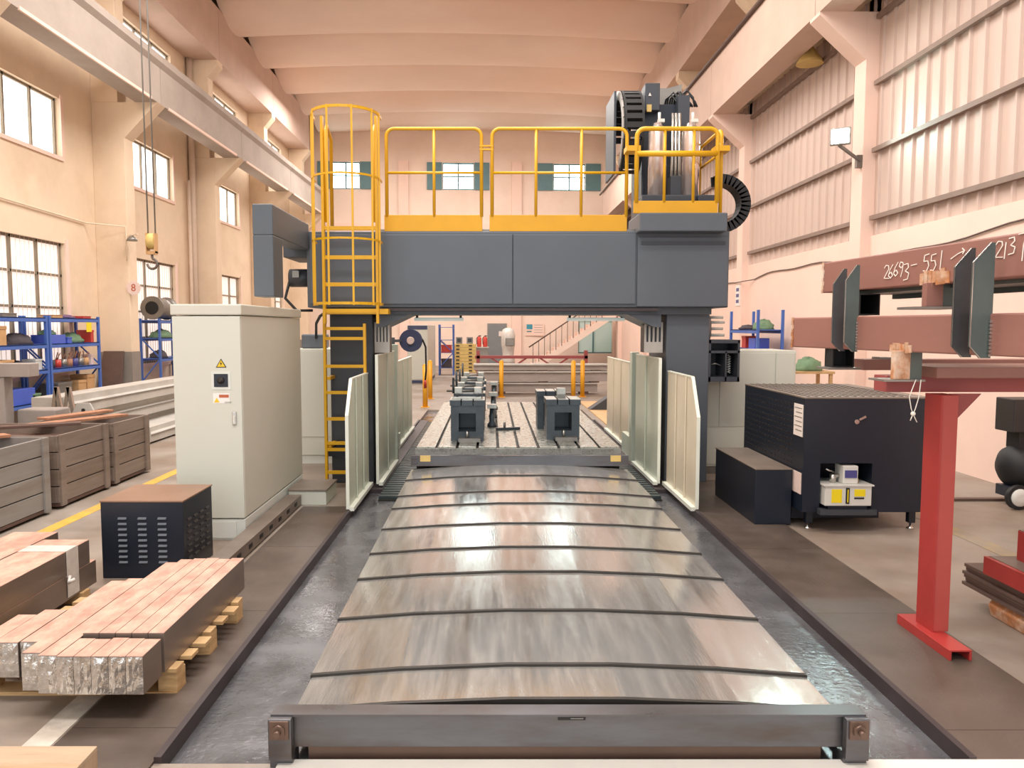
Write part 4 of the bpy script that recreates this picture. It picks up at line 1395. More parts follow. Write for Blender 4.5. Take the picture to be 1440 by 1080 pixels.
def goods_box(x, y, z, sx, sy, sz, mt, label, lid=True, rz=0):
    K = thing('storage_box', (x, y, z), label, 'box')
    m = MB()
    t = 0.012
    m.rbox(x, y, rz, sx / 2, sy / 2, z, z + sz * (0.82 if lid else 1.0))
    m.build('box_body', mt, K, 0.004)
    if lid:
        MB().rbox(x, y, rz, sx / 2 + 0.008, sy / 2 + 0.008, z + sz * 0.82, z + sz).build('box_lid', mt, K, 0.004)
    return K


def sack(x, y, z, rx, ry, rz_, mt, label, seed):
    """slumped cloth bundle"""
    rr = random.Random(seed)
    K = None
    m = MB()
    n, q = 14, 7
    vs, fs = [], []
    for j in range(q + 1):
        ph = j / q * PI / 2
        for i in range(n):
            th = 2 * PI * i / n
            k_ = 1 + rr.uniform(-0.13, 0.13)
            vs.append((x + rx * math.cos(th) * math.cos(ph) * k_, y + ry * math.sin(th) * math.cos(ph) * k_, z + rz_ * math.sin(ph) * k_ if j else z))
    for j in range(q):
        for i in range(n):
            fs.append((j * n + i, j * n + (i + 1) % n, (j + 1) * n + (i + 1) % n, (j + 1) * n + i))
    fs.append(tuple(range(n))[::-1])
    fs.append(tuple(range(q * n, q * n + n)))
    m.add(vs, fs, True)
    o = m.build('cloth_bundle', mt)
    return tag(o, label, 'bundle')


xm = -8.68
goods_box(xm, 13.4, 1.10, 0.4, 0.5, 0.22, 'cardboard', 'cardboard box on the middle shelf at the left picture edge')
goods_box(xm, 13.3, 1.58, 0.4, 0.35, 0.34, 'cardboard', 'tall cardboard box on the upper shelf at the left picture edge')
sack(xm, 14.08, 1.58, 0.2, 0.4, 0.2, 'cloth_dark', 'dark bundle of cloth on the upper shelf beside the tall cardboard box', 1)
sack(xm, 14.02, 1.10, 0.2, 0.24, 0.18, 'cloth_dark', 'dark bundle on the middle shelf of the left-edge blue rack', 2)
goods_box(xm, 13.9, 0.50, 0.4, 0.7, 0.28, 'bin_blue', 'blue plastic bin on the bottom shelf of the left-edge rack', lid=False)
goods_box(xm, 15.1, 1.58, 0.4, 0.5, 0.17, 'bin_blue', 'blue bin on the upper shelf of the rack by the column', lid=False)
sack(xm, 15.05, 1.75, 0.15, 0.2, 0.1, 'cloth_green', 'green rag on top of the blue bin on the upper shelf', 3)
sack(xm, 15.93, 1.58, 0.2, 0.31, 0.2, 'cloth_green', 'olive green bundle on the upper shelf near the column', 4)
sack(xm, 15.65, 2.08, 0.2, 0.3, 0.07, 'purple_cloth', 'flat purple cloth on the top shelf of the rack by the column', 5)
for k in range(7):
    y = 14.95 + k * 0.21
    mt = ['cloth_dark', 'ext_red', 'dull_steel', 'scrap_wood', 'pump_blue', 'dull_steel', 'cardboard'][k]
    nm = ['dark', 'red', 'first grey', 'brown', 'blue', 'second grey', 'tan'][k]
    K = thing('tool_can', (xm + 0.12, y, 1.10), '%s can of tools on the middle shelf of the rack by the column' % nm, 'can', 'tool cans on the middle shelf')
    MB().cyl((xm + 0.12, y, 1.10), (xm + 0.12, y, 1.26), 0.07, 10).build('can_body', mt, K)
    tt = MB()
    for q in range(3):
        tt.cyl((xm + 0.12 + R.uniform(-.03, .03), y + R.uniform(-.03, .03), 1.26), (xm + 0.12 + R.uniform(-.07, .07), y + R.uniform(-.07, .07), 1.36 + R.random() * 0.08), 0.01, 6)
    tt.build('tool_handle', 'scrap_wood', K)
for k, (y, mt, nm) in enumerate(((15.3, 'dull_steel', 'grey'), (15.95, 'cardboard', 'tan'), (16.3, 'cardboard', 'upright tan'))):
    goods_box(xm, y, 0.50, 0.36, 0.3 + 0.2 * (k == 0), 0.3 + 0.1 * (k == 2), mt, nm + ' box on the bottom shelf of the rack by the column')
for (y, z, sx, sy, sz, mt, nm) in ((16.38, 1.58, 0.3, 0.12, 0.26, 'ext_red', 'narrow red case at the column end of the upper shelf'),
                               (15.5, 1.58, 0.3, 0.16, 0.12, 'bin_blue', 'small low blue tray beside the olive bundle on the upper shelf'),
                               (15.1, 2.08, 0.3, 0.35, 0.06, 'cardboard', 'flat cardboard lid on the top shelf of the rack by the column'),
                               (16.2, 2.08, 0.3, 0.3, 0.05, 'ext_red', 'flat red box on the top shelf of the rack by the column'),
                               (13.6, 2.08, 0.3, 0.4, 0.07, 'dull_steel', 'flat grey box on the top shelf of the left-edge rack'),
                               (14.45, 1.10, 0.25, 0.2, 0.2, 'tank_white', 'white carton at the right end of the middle shelf, left-edge rack'),
                               (14.3, 0.50, 0.3, 0.25, 0.16, 'cloth_green', 'green crate at the right end of the bottom shelf, left-edge rack'),
                               (16.45, 1.10, 0.2, 0.1, 0.22, 'paper_pink', 'pink carton at the column end of the middle shelf')):
    goods_box(xm + 0.05, y, z, sx, sy, sz, mt, nm)
p = at(118, 456, 16.2)
K = thing('hanging_tag', (-8.4, 16.2, 1.8), 'yellow card hanging from the top shelf of the rack by the column', 'card')
MB().box(-8.41, -8.405, 16.02, 16.22, 1.8, 2.0).build('tag_face', 'label_yellow', K)
# drum and goods of the second rack
K = thing('cable_drum', (-8.65, 20.05, 2.08), 'grey cable drum lying on top of the blue rack in the second bay', 'drum')
MB().lathe((-8.65, 19.7, 2.39), [(0.3, 0), (0.3, 0.06), (0.27, 0.06), (0.27, 0.85), (0.3, 0.85), (0.3, 0.92)], 22, axis=(0, 1, 0)).build('drum_body', 'dull_steel', K)
MB().lathe((-8.65, 19.69, 2.39), [(0.17, 0), (0.17, 0.008)], 18, axis=(0, 1, 0)).build('drum_bore', 'ink', K)
sack(-8.68, 20.3, 1.62, 0.22, 0.5, 0.22, 'cloth_green', 'green bundle on the upper shelf of the second-bay rack', 8)
sack(-8.68, 20.1, 1.10, 0.22, 0.3, 0.2, 'cloth_dark', 'dark bundle on the middle shelf of the second-bay rack', 9)
# brown board leaning on the column
K = thing('leaning_board', (-8.5, 17.5, 0), 'dark brown board leaning against the left column', 'board')
MB().prism([(-8.95, 17.2, 0), (-8.35, 17.2, 0), (-8.42, 17.62, 1.35), (-8.88, 17.62, 1.35)], (0, 0.05, 0)).build('board_face', 'brown_board', K, 0.004)

# ------------------------------------------------------------------ hoist hook
HX, HY = at(212, 300, 11.8).x, 11.8
K = thing('crane_hook', (HX, HY, 2.85), 'brass-coloured crane hook block hanging on two cables at the left', 'hook')
for d in (-0.05, 0.06):
    MB().cyl((HX + d, HY, 3.3), (HX + d - 0.03, HY, 10.9), 0.012, 6).build('cable', 'dull_steel', K)
MB().lathe((HX - 0.06, HY, 3.2), [(0.09, 0), (0.12, 0.02), (0.12, 0.10), (0.09, 0.12)], 16, axis=(1, 0, 0)).build('pulley', 'crate_yellow', K)
MB().box(HX - 0.07, HX - 0.055, HY - 0.06, HY + 0.06, 3.02, 3.32).box(HX + 0.055, HX + 0.07, HY - 0.06, HY + 0.06, 3.02, 3.32).box(HX - 0.07, HX + 0.07, HY - 0.05, HY + 0.05, 3.0, 3.05).build('block_cheek', 'cardboard', K)
P = [(HX, HY, 3.02), (HX, HY, 2.96)]
for q in range(11):
    a = rad(80) - q * rad(26)
    P.append((HX + 0.075 * math.cos(a), HY, 2.86 + 0.075 * math.sin(a)))
MB().tube(P, 0.02, 8).build('hook', 'grimy_top', K)
# wall camera and lamp on the left column
p = at(190, 333, 17.6)
K = thing('wall_lamp', (p.x, 17.55, p.z), 'small bracket lamp on the left column above the shelf', 'lamp')
MB().bar((p.x - 0.25, 17.6, p.z), (p.x + 0.1, 17.5, p.z + 0.05), 0.03, 0.03).build('bracket', 'wall_peach', K)
MB().lathe((p.x - 0.05, 17.55, p.z - 0.1), [(0.12, 0), (0.1, 0.06), (0.03, 0.12)], 14).build('shade', 'dull_steel', K)

# rear left cabinet behind ladder
K = thing('hydraulic_cabinet', (-2.3, 10.9, 0), 'cream hydraulic cabinet behind the ladder, left of the gantry column', 'cabinet')
MB().box(-2.72, -2.0, 10.6, 11.5, 0.12, 1.6).build('cabinet_body', 'cabinet_cream', K, 0.008)
MB().box(-2.70, -2.02, 10.62, 11.48, 0.0, 0.12).build('plinth', 'cabinet_plinth', K)
MB().box(-2.71, -2.02, 10.592, 10.6, 0.38, 1.57).build('door', 'cabinet_cream', K, 0.003)
MB().box(-2.66, -2.35, 10.8, 11.2, 1.6, 1.80).build('motor_unit', 'machine_grey', K, 0.02)
MB().tube([(-2.45, 10.8, 1.75), (-2.4, 10.6, 1.95), (-2.3, 10.4, 2.05), (-2.15, 10.1, 2.1)], 0.02, 6).build('hose', 'black_rubber', K)
MB().box(-2.2, -2.05, 10.586, 10.592, 1.15, 1.25).build('handle', 'ink', K)

# ================================================================== RIGHT SIDE
K = thing('control_cabinet', (3.2, 9.9, 0), 'wide light grey control cabinet behind the black chip bin, right of the gantry', 'cabinet')
MB().box(2.67, 3.92, 9.85, 10.7, 0.1, 1.60).build('cabinet_body', 'cabinet_cream', K, 0.008)
MB().box(2.64, 3.90, 9.87, 10.68, 0, 0.1).build('plinth', 'dull_steel', K)
for xa_, xb_, za, zb2 in ((2.69, 2.935, 0.62, 1.57), (2.945, 3.65, 0.62, 1.57), (3.66, 3.9, 0.62, 1.57), (2.69, 3.9, 0.13, 0.61)):
    MB().box(xa_, xb_, 9.84, 9.85, za, zb2).build('door_panel', 'cabinet_cream', K, 0.003)

# black chip bin
B = thing('oil_separator', (3.44, 7.9, 0), 'black perforated oil separator housing with white pump tank in its front niche', 'machine housing')
x0, x1, y0, y1, zb, zt = 2.90, 4.07, 7.05, 8.72, 0.18, 1.24
nx0, nx1, nz0, nz1 = 3.06, 3.54, 0.22, 0.64
m = MB()
m.box(x0, nx0, y0, y1, zb, zt).box(nx1, x1, y0, y1, zb, zt).box(nx0, nx1, y0, y1, nz1, zt).box(nx0, nx1, y0 + 0.5, y1, zb, nz1).box(nx0, nx1, y0, y1, zb, nz0)
m.build('housing', 'navy_black', B)
MB().box(x0 - 0.004, x1 + 0.004, y0 - 0.004, y1 + 0.004, zt, zt + 0.015).build('top_sheet', 'grimy_top', B, 0.003)
# punched grid of slots on the side and top
sl = MB()
for r in range(13):
    for c in range(16):
        yy = y0 + 0.28 + c * 0.086
        zz = zb + 0.30 + r * 0.056
        if zz > zt - 0.05: continue
        sl.box(x0 - 0.004, x0, yy, yy + 0.05, zz, zz + 0.016)
tag(sl.build('side_slots', 'louver_black', B), kind='stuff')
sl = MB()
for r in range(15):
    for c in range(14):
        xx = x0 + 0.05 + c * 0.072
        yy = y0 + 0.06 + r * 0.11
        sl.box(xx, xx + 0.02, yy, yy + 0.07, zt + 0.015, zt + 0.019)
tag(sl.build('top_slots', 'cover_lip', B), kind='stuff')
for z0_, z1_, mt in ((0.88, 1.18, 'paper'), (0.34, 0.54, 'paper_pink')):
    MB().box(x0 - 0.005, x0 - 0.001, y0 + 0.03, y0 + 0.24, z0_, z1_).build('paper_notice', mt, B)
pn = MB()
for q in range(6):
    pn.box(x0 - 0.007, x0 - 0.005, y0 + 0.05, y0 + 0.22 - 0.03 * (q % 2), 1.14 - q * 0.042, 1.147 - q * 0.042)
pn.build('notice_lines', 'dull_steel', B)
p = at(1207, 593, y0)
MB().cyl((p.x - 0.02, y0, p.z), (p.x - 0.02, y0 - 0.02, p.z), 0.022, 10).bar((p.x - 0.0, y0 - 0.015, p.z + 0.02), (p.x + 0.06, y0 - 0.015, p.z + 0.05), 0.012, 0.02).build('latch', 'bright_steel', B)
for xx, yy in ((x0 + 0.1, y0 + 0.1), (x1 - 0.1, y0 + 0.1), (x0 + 0.1, y1 - 0.1), (x1 - 0.1, y1 - 0.1)):
    f = MB().box(xx - 0.03, xx + 0.03, yy - 0.03, yy + 0.03, 0.06, zb).build('leg', 'black_paint', B)
    MB().lathe((xx, yy, 0.0), [(0.035, 0), (0.035, 0.012), (0.01, 0.02), (0.01, 0.06)], 12).build('levelling_foot', 'bright_steel', f)
MB().box(nx0 - 0.02, nx1 + 0.02, y0 - 0.08, y0, 0.17, 0.22).build('drip_shelf', 'machine_dark', B)
MB().box(x0 + 0.02, x1 - 0.3, y0 + 0.3, y1, 0.05, zb).build('sump', 'black_paint', B)
# pump unit
Q = thing('lubrication_pump', (3.3, 7.1, 0.22), 'white lubrication pump tank with yellow labels in the black housing niche', 'pump')
tx0, tx1, tz0, tz1 = 3.08, 3.51, 0.255, 0.44
tk = MB().box(tx0, tx1, 6.98, 7.3, tz0, tz1).build('tank', 'tank_white', Q, 0.006)
MB().box(tx0 - 0.015, tx1 + 0.015, 6.965, 7.315, tz1, tz1 + 0.012).build('tank_lid', 'tank_white', Q)
MB().box(3.12, 3.48, 7.0, 7.3, 0.22, tz0).build('tank_feet', 'black_paint', Q)
MB().box(tx0 + 0.06, tx0 + 0.155, 6.976, 6.98, tz0 + 0.03, tz1 - 0.03).build('yellow_label', 'label_yellow', tk)
MB().box(tx0 + 0.27, tx0 + 0.37, 6.976, 6.98, tz0 + 0.09, tz1 - 0.03).build('yellow_label', 'label_yellow', tk)
MB().box(tx0 + 0.27, tx0 + 0.36, 6.975, 6.98, tz0 + 0.065, tz0 + 0.08).build('dark_label', 'ink', tk)
MB().box(tx0 + 0.19, tx0 + 0.225, 6.972, 6.98, tz0 + 0.02, tz1 - 0.015).build('sight_glass', 'ink', tk, 0.01)
MB().box(tx0 + 0.203, tx0 + 0.212, 6.970, 6.972, tz0 + 0.035, tz1 - 0.03).build('sight_line', 'label_yellow', tk)
MB().box(3.26, 3.40, 7.02, 7.2, tz1 + 0.012, 0.62).build('pump_head', 'tank_white', Q, 0.008)
MB().box(3.275, 3.385, 7.012, 7.02, 0.51, 0.58).build('pump_label', 'pump_blue', Q)
MB().cyl((3.2, 7.1, 0.45), (3.2, 7.1, 0.53), 0.03, 10).cyl((3.2, 7.1, 0.5), (3.26, 7.1, 0.52), 0.016, 8).cyl((3.13, 7.1, 0.58), (3.22, 7.12, 0.54), 0.01, 6).build('fitting', 'bright_steel', Q)
MB().cyl((3.42, 7.1, 0.452), (3.42, 7.1, 0.485), 0.02, 10).build('filler_cap', 'crate_yellow', Q)
# low box beside
K = thing('chip_tray_box', (2.7, 7.9, 0), 'low black box with grimy top in front of the black housing', 'box')
MB().box(2.53, 2.88, 7.25, 8.55, 0.012, 0.54).build('box_body', 'navy_black', K, 0.006)
MB().box(2.525, 2.885, 7.245, 8.555, 0.54, 0.552).build('box_lid', 'grimy_top', K, 0.003)
# cable channel across the right floor
K = MB().box(4.0, 6.1, 8.28, 8.36, 0, 0.03).build('cable_cover', 'brown_board', None, 0.004)
tag(K, 'dark cable cover strip across the floor between black housing and right wall', 'cable cover')

# ------------------------------------------------------------------ red rack
RK = thing('red_rack', (2.7, 4.6, 0), 'red steel rack post with channel foot and brown top beams at the right', 'rack')
MB().box(2.60, 2.73, 4.23, 4.79, 0.062, 0.072).box(2.60, 2.615, 4.23, 4.79, 0.012, 0.062).box(2.715, 2.73, 4.23, 4.79, 0.012, 0.062).build('foot_channel', 'red_channel', RK, 0.002)
MB().box(2.662, 2.755, 4.50, 4.66, 0.072, 1.50).build('post', 'red_paint', RK, 0.003)
MB().box(2.65, 2.662, 4.495, 4.665, 0.072, 1.50).build('post_flange', 'red_channel', RK)
MB().box(2.44, 4.6, 4.72, 4.88, 1.50, 1.60).build('cross_beam', 'red_dark', RK, 0.004)
MB().prism([(2.765, 4.6, 1.30), (2.765, 4.6, 1.50), (2.95, 4.6, 1.50)], (0, 0.02, 0)).build('gusset', 'red_dark', RK)
MB().box(2.62, 4.7, 4.50, 5.0, 1.60, 1.665).build('top_plate', 'rust_beam', RK, 0.004)
MB().box(2.60, 4.6, 5.35, 5.5, 1.60, 1.675).build('rear_beam', 'rust_beam', RK, 0.004)
MB().box(4.4, 4.55, 4.6, 5.45, 0, 1.50).build('end_post', 'red_paint', RK)
MB().box(2.72, 2.80, 5.36, 5.48, 1.675, 1.69).build('support_pad', 'dull_steel', RK)

# ------------------------------------------------------------------ welded brown beam frame lying on the rack
FR = thing('welded_beam_frame', (2.6, 4.7, 1.6), 'brown twin-beam steel frame with grey stiffener plates and chalk numbers, on the red rack', 'steel frame')
LA, LB = Vector((2.245, 5.74, 0)), Vector((2.66, 3.39, 0))
UA, UB = Vector((2.46, 5.74, 0)), Vector((2.714, 3.39, 0))


def long_beam(A, B, z0, z1, wd, name):
    d = (B - A).normalized()
    n = Vector((-d.y, d.x, 0))       # points +X side (away from the pit)
    if n.x < 0: n = -n
    pts = [A + Vector((0, 0, z0)), A + n * wd + Vector((0, 0, z0)), A + n * wd + Vector((0, 0, z1)), A + Vector((0, 0, z1))]
    MB().prism(pts, B - A).build(name, 'rust_beam', FR, 0.009)
    return d, n


dl, nl = long_beam(LA, LB, 1.752, 1.97, 0.13, 'lower_beam')
du, nu = long_beam(UA, UB, 2.152, 2.374, 0.13, 'upper_beam')
# dark hollow ends with a rusty cut rim
for A, d, n, z0, z1 in ((LA, dl, nl, 1.752, 1.97), (UA, du, nu, 2.152, 2.374)):
    e = MB()
    for k in range(8):
        z = z0 + 0.012 + (z1 - z0 - 0.024) * k / 7
        e.obox(A + Vector((0, 0, z)) - n * 0.003 + d * (0.008 + 0.006 * (k % 3)), d, n, (0, 0, 1), 0.010, 0.003, 0.015)
    e.build('weld_edge', 'weld_rust', FR)


def onL(y):
    t = (y - LA.y) / (LB.y - LA.y)
    return LA + (LB - LA) * t


def onU(y):
    t = (y - UA.y) / (UB.y - UA.y)
    return UA + (UB - UA) * t


for y, w_, zt_ in ((5.13, 0.078, 2.285), (5.00, 0.08, 2.30), (4.075, 0.095, 2.315), (3.95, 0.10, 2.33)):
    p = onL(y)
    xr0 = p.x
    near = y in (5.00, 3.95)
    pts = [(xr0 - w_, y, 1.80), (xr0 - w_ + 0.055, y, 1.74), (xr0 + 0.01, y, 1.74), (xr0 + 0.01, y, zt_), (xr0 - 0.012, y, zt_), (xr0 - w_, y, zt_ - 0.10)]
    o = MB().prism(pts, (0, 0.012, 0)).build('stiffener_plate', 'mill_green' if near else 'mill_plate', FR)
    e = MB()
    for i, j in ((5, 0), (0, 1), (4, 5)):
        e.bar(Vector(pts[i]) - Vector((0.0, 0.001, 0)), Vector(pts[j]) - Vector((0.0, 0.001, 0)), 0.004, 0.004)
    e.build('cut_edge', 'bright_steel', o)
    if near:
        w2 = MB()
        for k in range(10):
            w2.obox((xr0 - 0.004, y - 0.009, 1.757 + k * 0.019), (1, 0, 0), (0, 1, 0), (0, 0, 1), 0.006, 0.006, 0.007)
        w2.build('weld_bead', 'bright_steel', o)


def sq_tube(c, d, L, wdt, hgt, th, mt, name):
    """hollow square tube from c along d"""
    d = Vector(d).normalized()
    s = Vector((d.y, -d.x, 0)).normalized()
    u = Vector((0, 0, 1))
    c = Vector(c)
    mid = c + d * (L / 2)
    m = MB()
    for sg in (-1, 1):
        m.obox(mid + s * (sg * (wdt - th) / 2), d, s, u, L / 2, th / 2, hgt / 2)
        m.obox(mid + u * (sg * (hgt - th) / 2), d, s, u, L / 2, wdt / 2 - th, th / 2)
    m.obox(c + d * (L - 0.005), d, s, u, 0.005, wdt / 2, hgt / 2)
    return m.build(name, mt, FR)


a = at(1223, 428, 5.2)
sq_tube((a.x, 5.2, a.z), (0, 1, 0), 0.4, 0.14, 0.145, 0.008, 'black_rubber', 'cross_tube')
a = at(1186, 503, 5.25)
sq_tube((a.x, 5.25, a.z), (0, 1, 0), 0.12, 0.15, 0.13, 0.008, 'black_rubber', 'cross_tube')
MB().box(a.x - 0.12, a.x + 0.10, 5.2, 5.4, a.z - 0.08, a.z - 0.066).build('tube_pad', 'dull_steel', FR)
# stub under upper beam
a = at(1315, 408, 4.53)
m = MB().box(a.x - 0.05, a.x + 0.05, 4.53, 4.58, 2.02, 2.16).build('stub_tube', 'rust_beam', FR, 0.004)
wq = onU(4.5)
wm = MB()
for k in range(7):
    cq = onU(4.62 - 0.035 * k)
    wm.obox((cq.x - 0.003, cq.y, 2.185 + 0.008 * (k % 2)), du, nu, (0, 0, 1), 0.02, 0.004, 0.034 + 0.006 * (k % 3))
wm.build('rough_weld', 'weld_rust', m)
MB().box(a.x + 0.05, a.x + 0.115, 4.54, 4.58, 2.02, 2.15).build('stub_gusset', 'mill_green', FR)
MB().box(a.x - 0.13, a.x + 0.13, 4.50, 4.70, 2.005, 2.02).build('stub_pad', 'dull_steel', FR)
# stub under lower beam standing on the rack
a = at(1270, 512, 4.55)
m = MB().box(a.x - 0.048, a.x + 0.045, 4.55, 4.60, 1.59, 1.76).build('stub_tube', 'weld_rust', FR, 0.004)
wm = MB()
for k in range(7):
    cq = onL(4.66 - 0.025 * k)
    wm.obox((cq.x - 0.003, cq.y, 1.772 + 0.006 * (k % 2)), dl, nl, (0, 0, 1), 0.015, 0.004, 0.022 + 0.005 * (k % 3))
wm.build('rough_weld', 'weld_rust', m)
MB().box(a.x + 0.045, a.x + 0.118, 4.56, 4.60, 1.59, 1.75).build('stub_gusset', 'mill_green', FR)
MB().box(a.x - 0.12, a.x + 0.125, 4.53, 4.72, 1.578, 1.59).build('stub_pad', 'dull_steel', FR)
# greenish lower flange of the upper beam, seen from below
MB().prism([(UA.x + 0.12, UA.y - 0.2, 2.13), (UB.x + 0.12, UB.y, 2.13), (UB.x + 0.42, UB.y, 2.13), (UA.x + 0.42, UA.y - 0.2, 2.13)], (0, 0, 0.025)).build('bottom_flange', 'mill_green', FR)
MB().prism([(UA.x + 0.42, UA.y - 0.2, 2.10), (UB.x + 0.42, UB.y, 2.10), (UB.x + 0.46, UB.y, 2.10), (UA.x + 0.46, UA.y - 0.2, 2.10)], (0, 0, 0.18)).build('flange_web', 'mill_green', FR)
# chalk numbers
DG = {'2': [[(0, .8), (.2, 1), (.5, .95), (.55, .7), (0, .05), (.6, 0)]], '6': [[(.5, 1), (.15, .6), (0, .2), (.25, 0), (.5, .2), (.3, .45), (.05, .3)]],
      '9': [[(.5, .75), (.3, .55), (.05, .7), (.2, 1), (.5, .9), (.45, .4), (.25, -.1)]], '3': [[(0, .95), (.4, 1), (.45, .75), (.15, .55), (.5, .4), (.4, .05), (0, 0)]],
      '5': [[(.5, 1), (.1, .95), (.05, .6), (.4, .6), (.5, .3), (.3, 0), (0, .05)]], '1': [[(.3, 1), (.2, 0)]], '-': [[(0, .5), (.6, .55)]],
      '7': [[(0, .95), (.55, 1), (.35, .4), (.3, -.4)], ], '>': [[(0, .3), (.7, .6)], [(.7, .6), (1.3, .75)], [(1.1, .95), (1.35, .75), (1.15, .55)]]}


def chalk(ch, y, zb_, sc):
    """one handwritten figure on the beam side, starting at station y"""
    m = MB()
    for st in DG[ch]:
        pts = []
        for u, v in st:
            pp = onU(y) + du * (u * sc * 1.0)
            pts.append((pp.x - 0.004, pp.y, zb_ + v * sc))
        for i in range(len(pts) - 1):
            m.bar(pts[i], pts[i + 1], 0.003, 0.005)
    m.build('chalk_mark', 'chalk', FR)


# stations chosen along the beam from its far end towards the viewer
for ch, px, dz, sc in (('2', 1240, 0.0, .085), ('6', 1246, 0, .085), ('6', 1253, 0.01, .085), ('9', 1260, 0.01, .085), ('3', 1267, -0.02, .10), ('-', 1277, 0.02, .09),
                       ('5', 1294, 0.02, .10), ('5', 1304, 0.02, .095), ('1', 1314, 0.02, .11), ('>', 1332, 0.05, .08), ('2', 1394, 0.05, .085), ('1', 1403, 0.04, .085), ('3', 1412, 0.06, .085), ('7', 1425, 0.06, .10)):
    k_ = (px - CX) / F_PX
    slope = (UB.x - UA.x) / (UB.y - UA.y)
    yy = (UA.x - slope * UA.y) / (k_ - slope)
    chalk(ch, yy, 2.21 + dz, sc)
# string hanging from the stub
K = thing('string', (2.75, 4.8, 1.25), 'white knotted string dangling from the rusty stub on the rack', 'string')
a = at(1288, 534, 4.52)
b_ = at(1284, 582, 4.52)
yv = 4.52
m = MB().tube([a, (a.x - 0.035, yv, a.z - 0.1), (b_.x - 0.012, yv, b_.z + 0.03), b_, (b_.x + 0.012, yv, b_.z + 0.03), (b_.x + 0.03, yv, b_.z + 0.1), (a.x + 0.03, yv, a.z)], 0.003, 5)
m.build('string_loop', 'rope', K)
m = MB().lathe((b_.x, yv, b_.z - 0.012), [(0.006, 0), (0.014, 0.008), (0.014, 0.018), (0.006, 0.026)], 8)
m.build('knot', 'rope', K)
MB().tube([b_, (b_.x - 0.015, yv, b_.z - 0.04)], 0.003, 5).tube([b_, (b_.x + 0.025, yv, b_.z - 0.05)], 0.003, 5).build('loose_end', 'rope', K)

# ------------------------------------------------------------------ pile at the right edge
K = thing('timber_block', (3.65, 4.75, 0), 'orange worn timber block under the steel plates at the right edge', 'timber')
MB().prism([(3.30, 4.5, 0), (3.28, 4.5, 0.08), (3.32, 4.5, 0.13), (4.2, 4.5, 0.13), (4.2, 4.5, 0)], (0, 0.45, 0)).build('timber_body', 'weld_rust', K, 0.01)
for k in range(6):
    K = thing('steel_plate', (3.7, 4.8, 0.13 + k * 0.025), 'brown steel plate in the stack under the red channel, %s' % ['the lowest one', 'second from the bottom', 'third from the bottom', 'third from the top', 'second from the top', 'the topmost one'][k], 'plate', 'plates under the red channel')
    o = 0.012 * ((k * 5) % 3)
    MB().box(3.26 + o, 4.3, 4.5 + o, 5.2, 0.13 + k * 0.025, 0.152 + k * 0.025).build('plate_body', 'brown_board', K, 0.002)
K = thing('red_channel', (3.75, 4.8, 0.285), 'bright red steel channel lying on the brown plate stack at the right edge', 'channel')
MB().box(3.24, 4.4, 4.42, 4.45, 0.285, 0.39).box(3.24, 3.26, 4.42, 4.95, 0.285, 0.39).box(3.24, 4.4, 4.42, 4.95, 0.39, 0.40).build('channel_body', 'red_channel', K, 0.002)
MB().box(3.27, 4.4, 4.45, 4.94, 0.40, 0.403).build('channel_top', 'grimy_top', K)
K = thing('steel_offcut', (3.6, 4.8, 0.403), 'grey and red steel offcut standing on the red channel at the right edge', 'offcut')
MB().box(3.40, 3.44, 4.8, 4.84, 0.403, 0.60).box(3.40, 3.9, 4.84, 4.86, 0.403, 0.60).build('offcut_web', 'grimy_top', K)
MB().box(3.395, 3.405, 4.79, 4.86, 0.403, 0.595).build('offcut_flange', 'red_channel', K)
K = tag(MB().box(3.12, 3.45, 4.05, 4.25, 0, 0.07).build('timber_offcut', 'brown_board', None, 0.008), 'brown timber offcut on the floor at the lower right edge', 'timber')
# air compressor by the right wall
CP = thing('air_compressor', (5.65, 8.0, 0), 'black air compressor on wheels by the right wall', 'compressor')
ax0, ay, az = 5.42, 8.1, 0.42
prof = [(0.02, 0), (0.12, 0.03), (0.2, 0.09), (0.23, 0.16), (0.23, 0.9)]
MB().lathe((ax0, ay, az), prof, 24, axis=(1, 0, 0)).build('tank', 'black_rubber', CP)
MB().box(5.45, 5.75, 7.95, 8.25, 0.80, 1.15).build('motor_cover', 'louver_black', CP, 0.01)
MB().box(5.55, 5.7, 8.0, 8.2, 0.62, 0.80).build('pump_mount', 'black_rubber', CP)
wh = MB().lathe((5.50, 7.92, 0.13), [(0.13, 0), (0.13, 0.05)], 20, axis=(0, -1, 0)).build('wheel', 'black_rubber', CP)
MB().lathe((5.50, 7.87, 0.13), [(0.095, 0), (0.09, 0.012), (0.03, 0.016)], 18, axis=(0, -1, 0)).build('hub', 'tank_white', wh)
MB().box(5.46, 5.54, 7.9, 8.2, 0.11, 0.22).build('bracket', 'black_paint', CP)
MB().box(6.0, 6.1, 7.9, 8.2, 0.0, 0.22).build('foot', 'black_paint', CP)
MB().tube([(5.72, 7.93, 1.05), (5.62, 7.88, 0.98), (5.55, 7.86, 0.85), (5.6, 7.86, 0.72), (5.68, 7.87, 0.62), (5.85, 7.87, 0.62)], 0.012, 6).build('air_hose', 'dull_steel', CP)

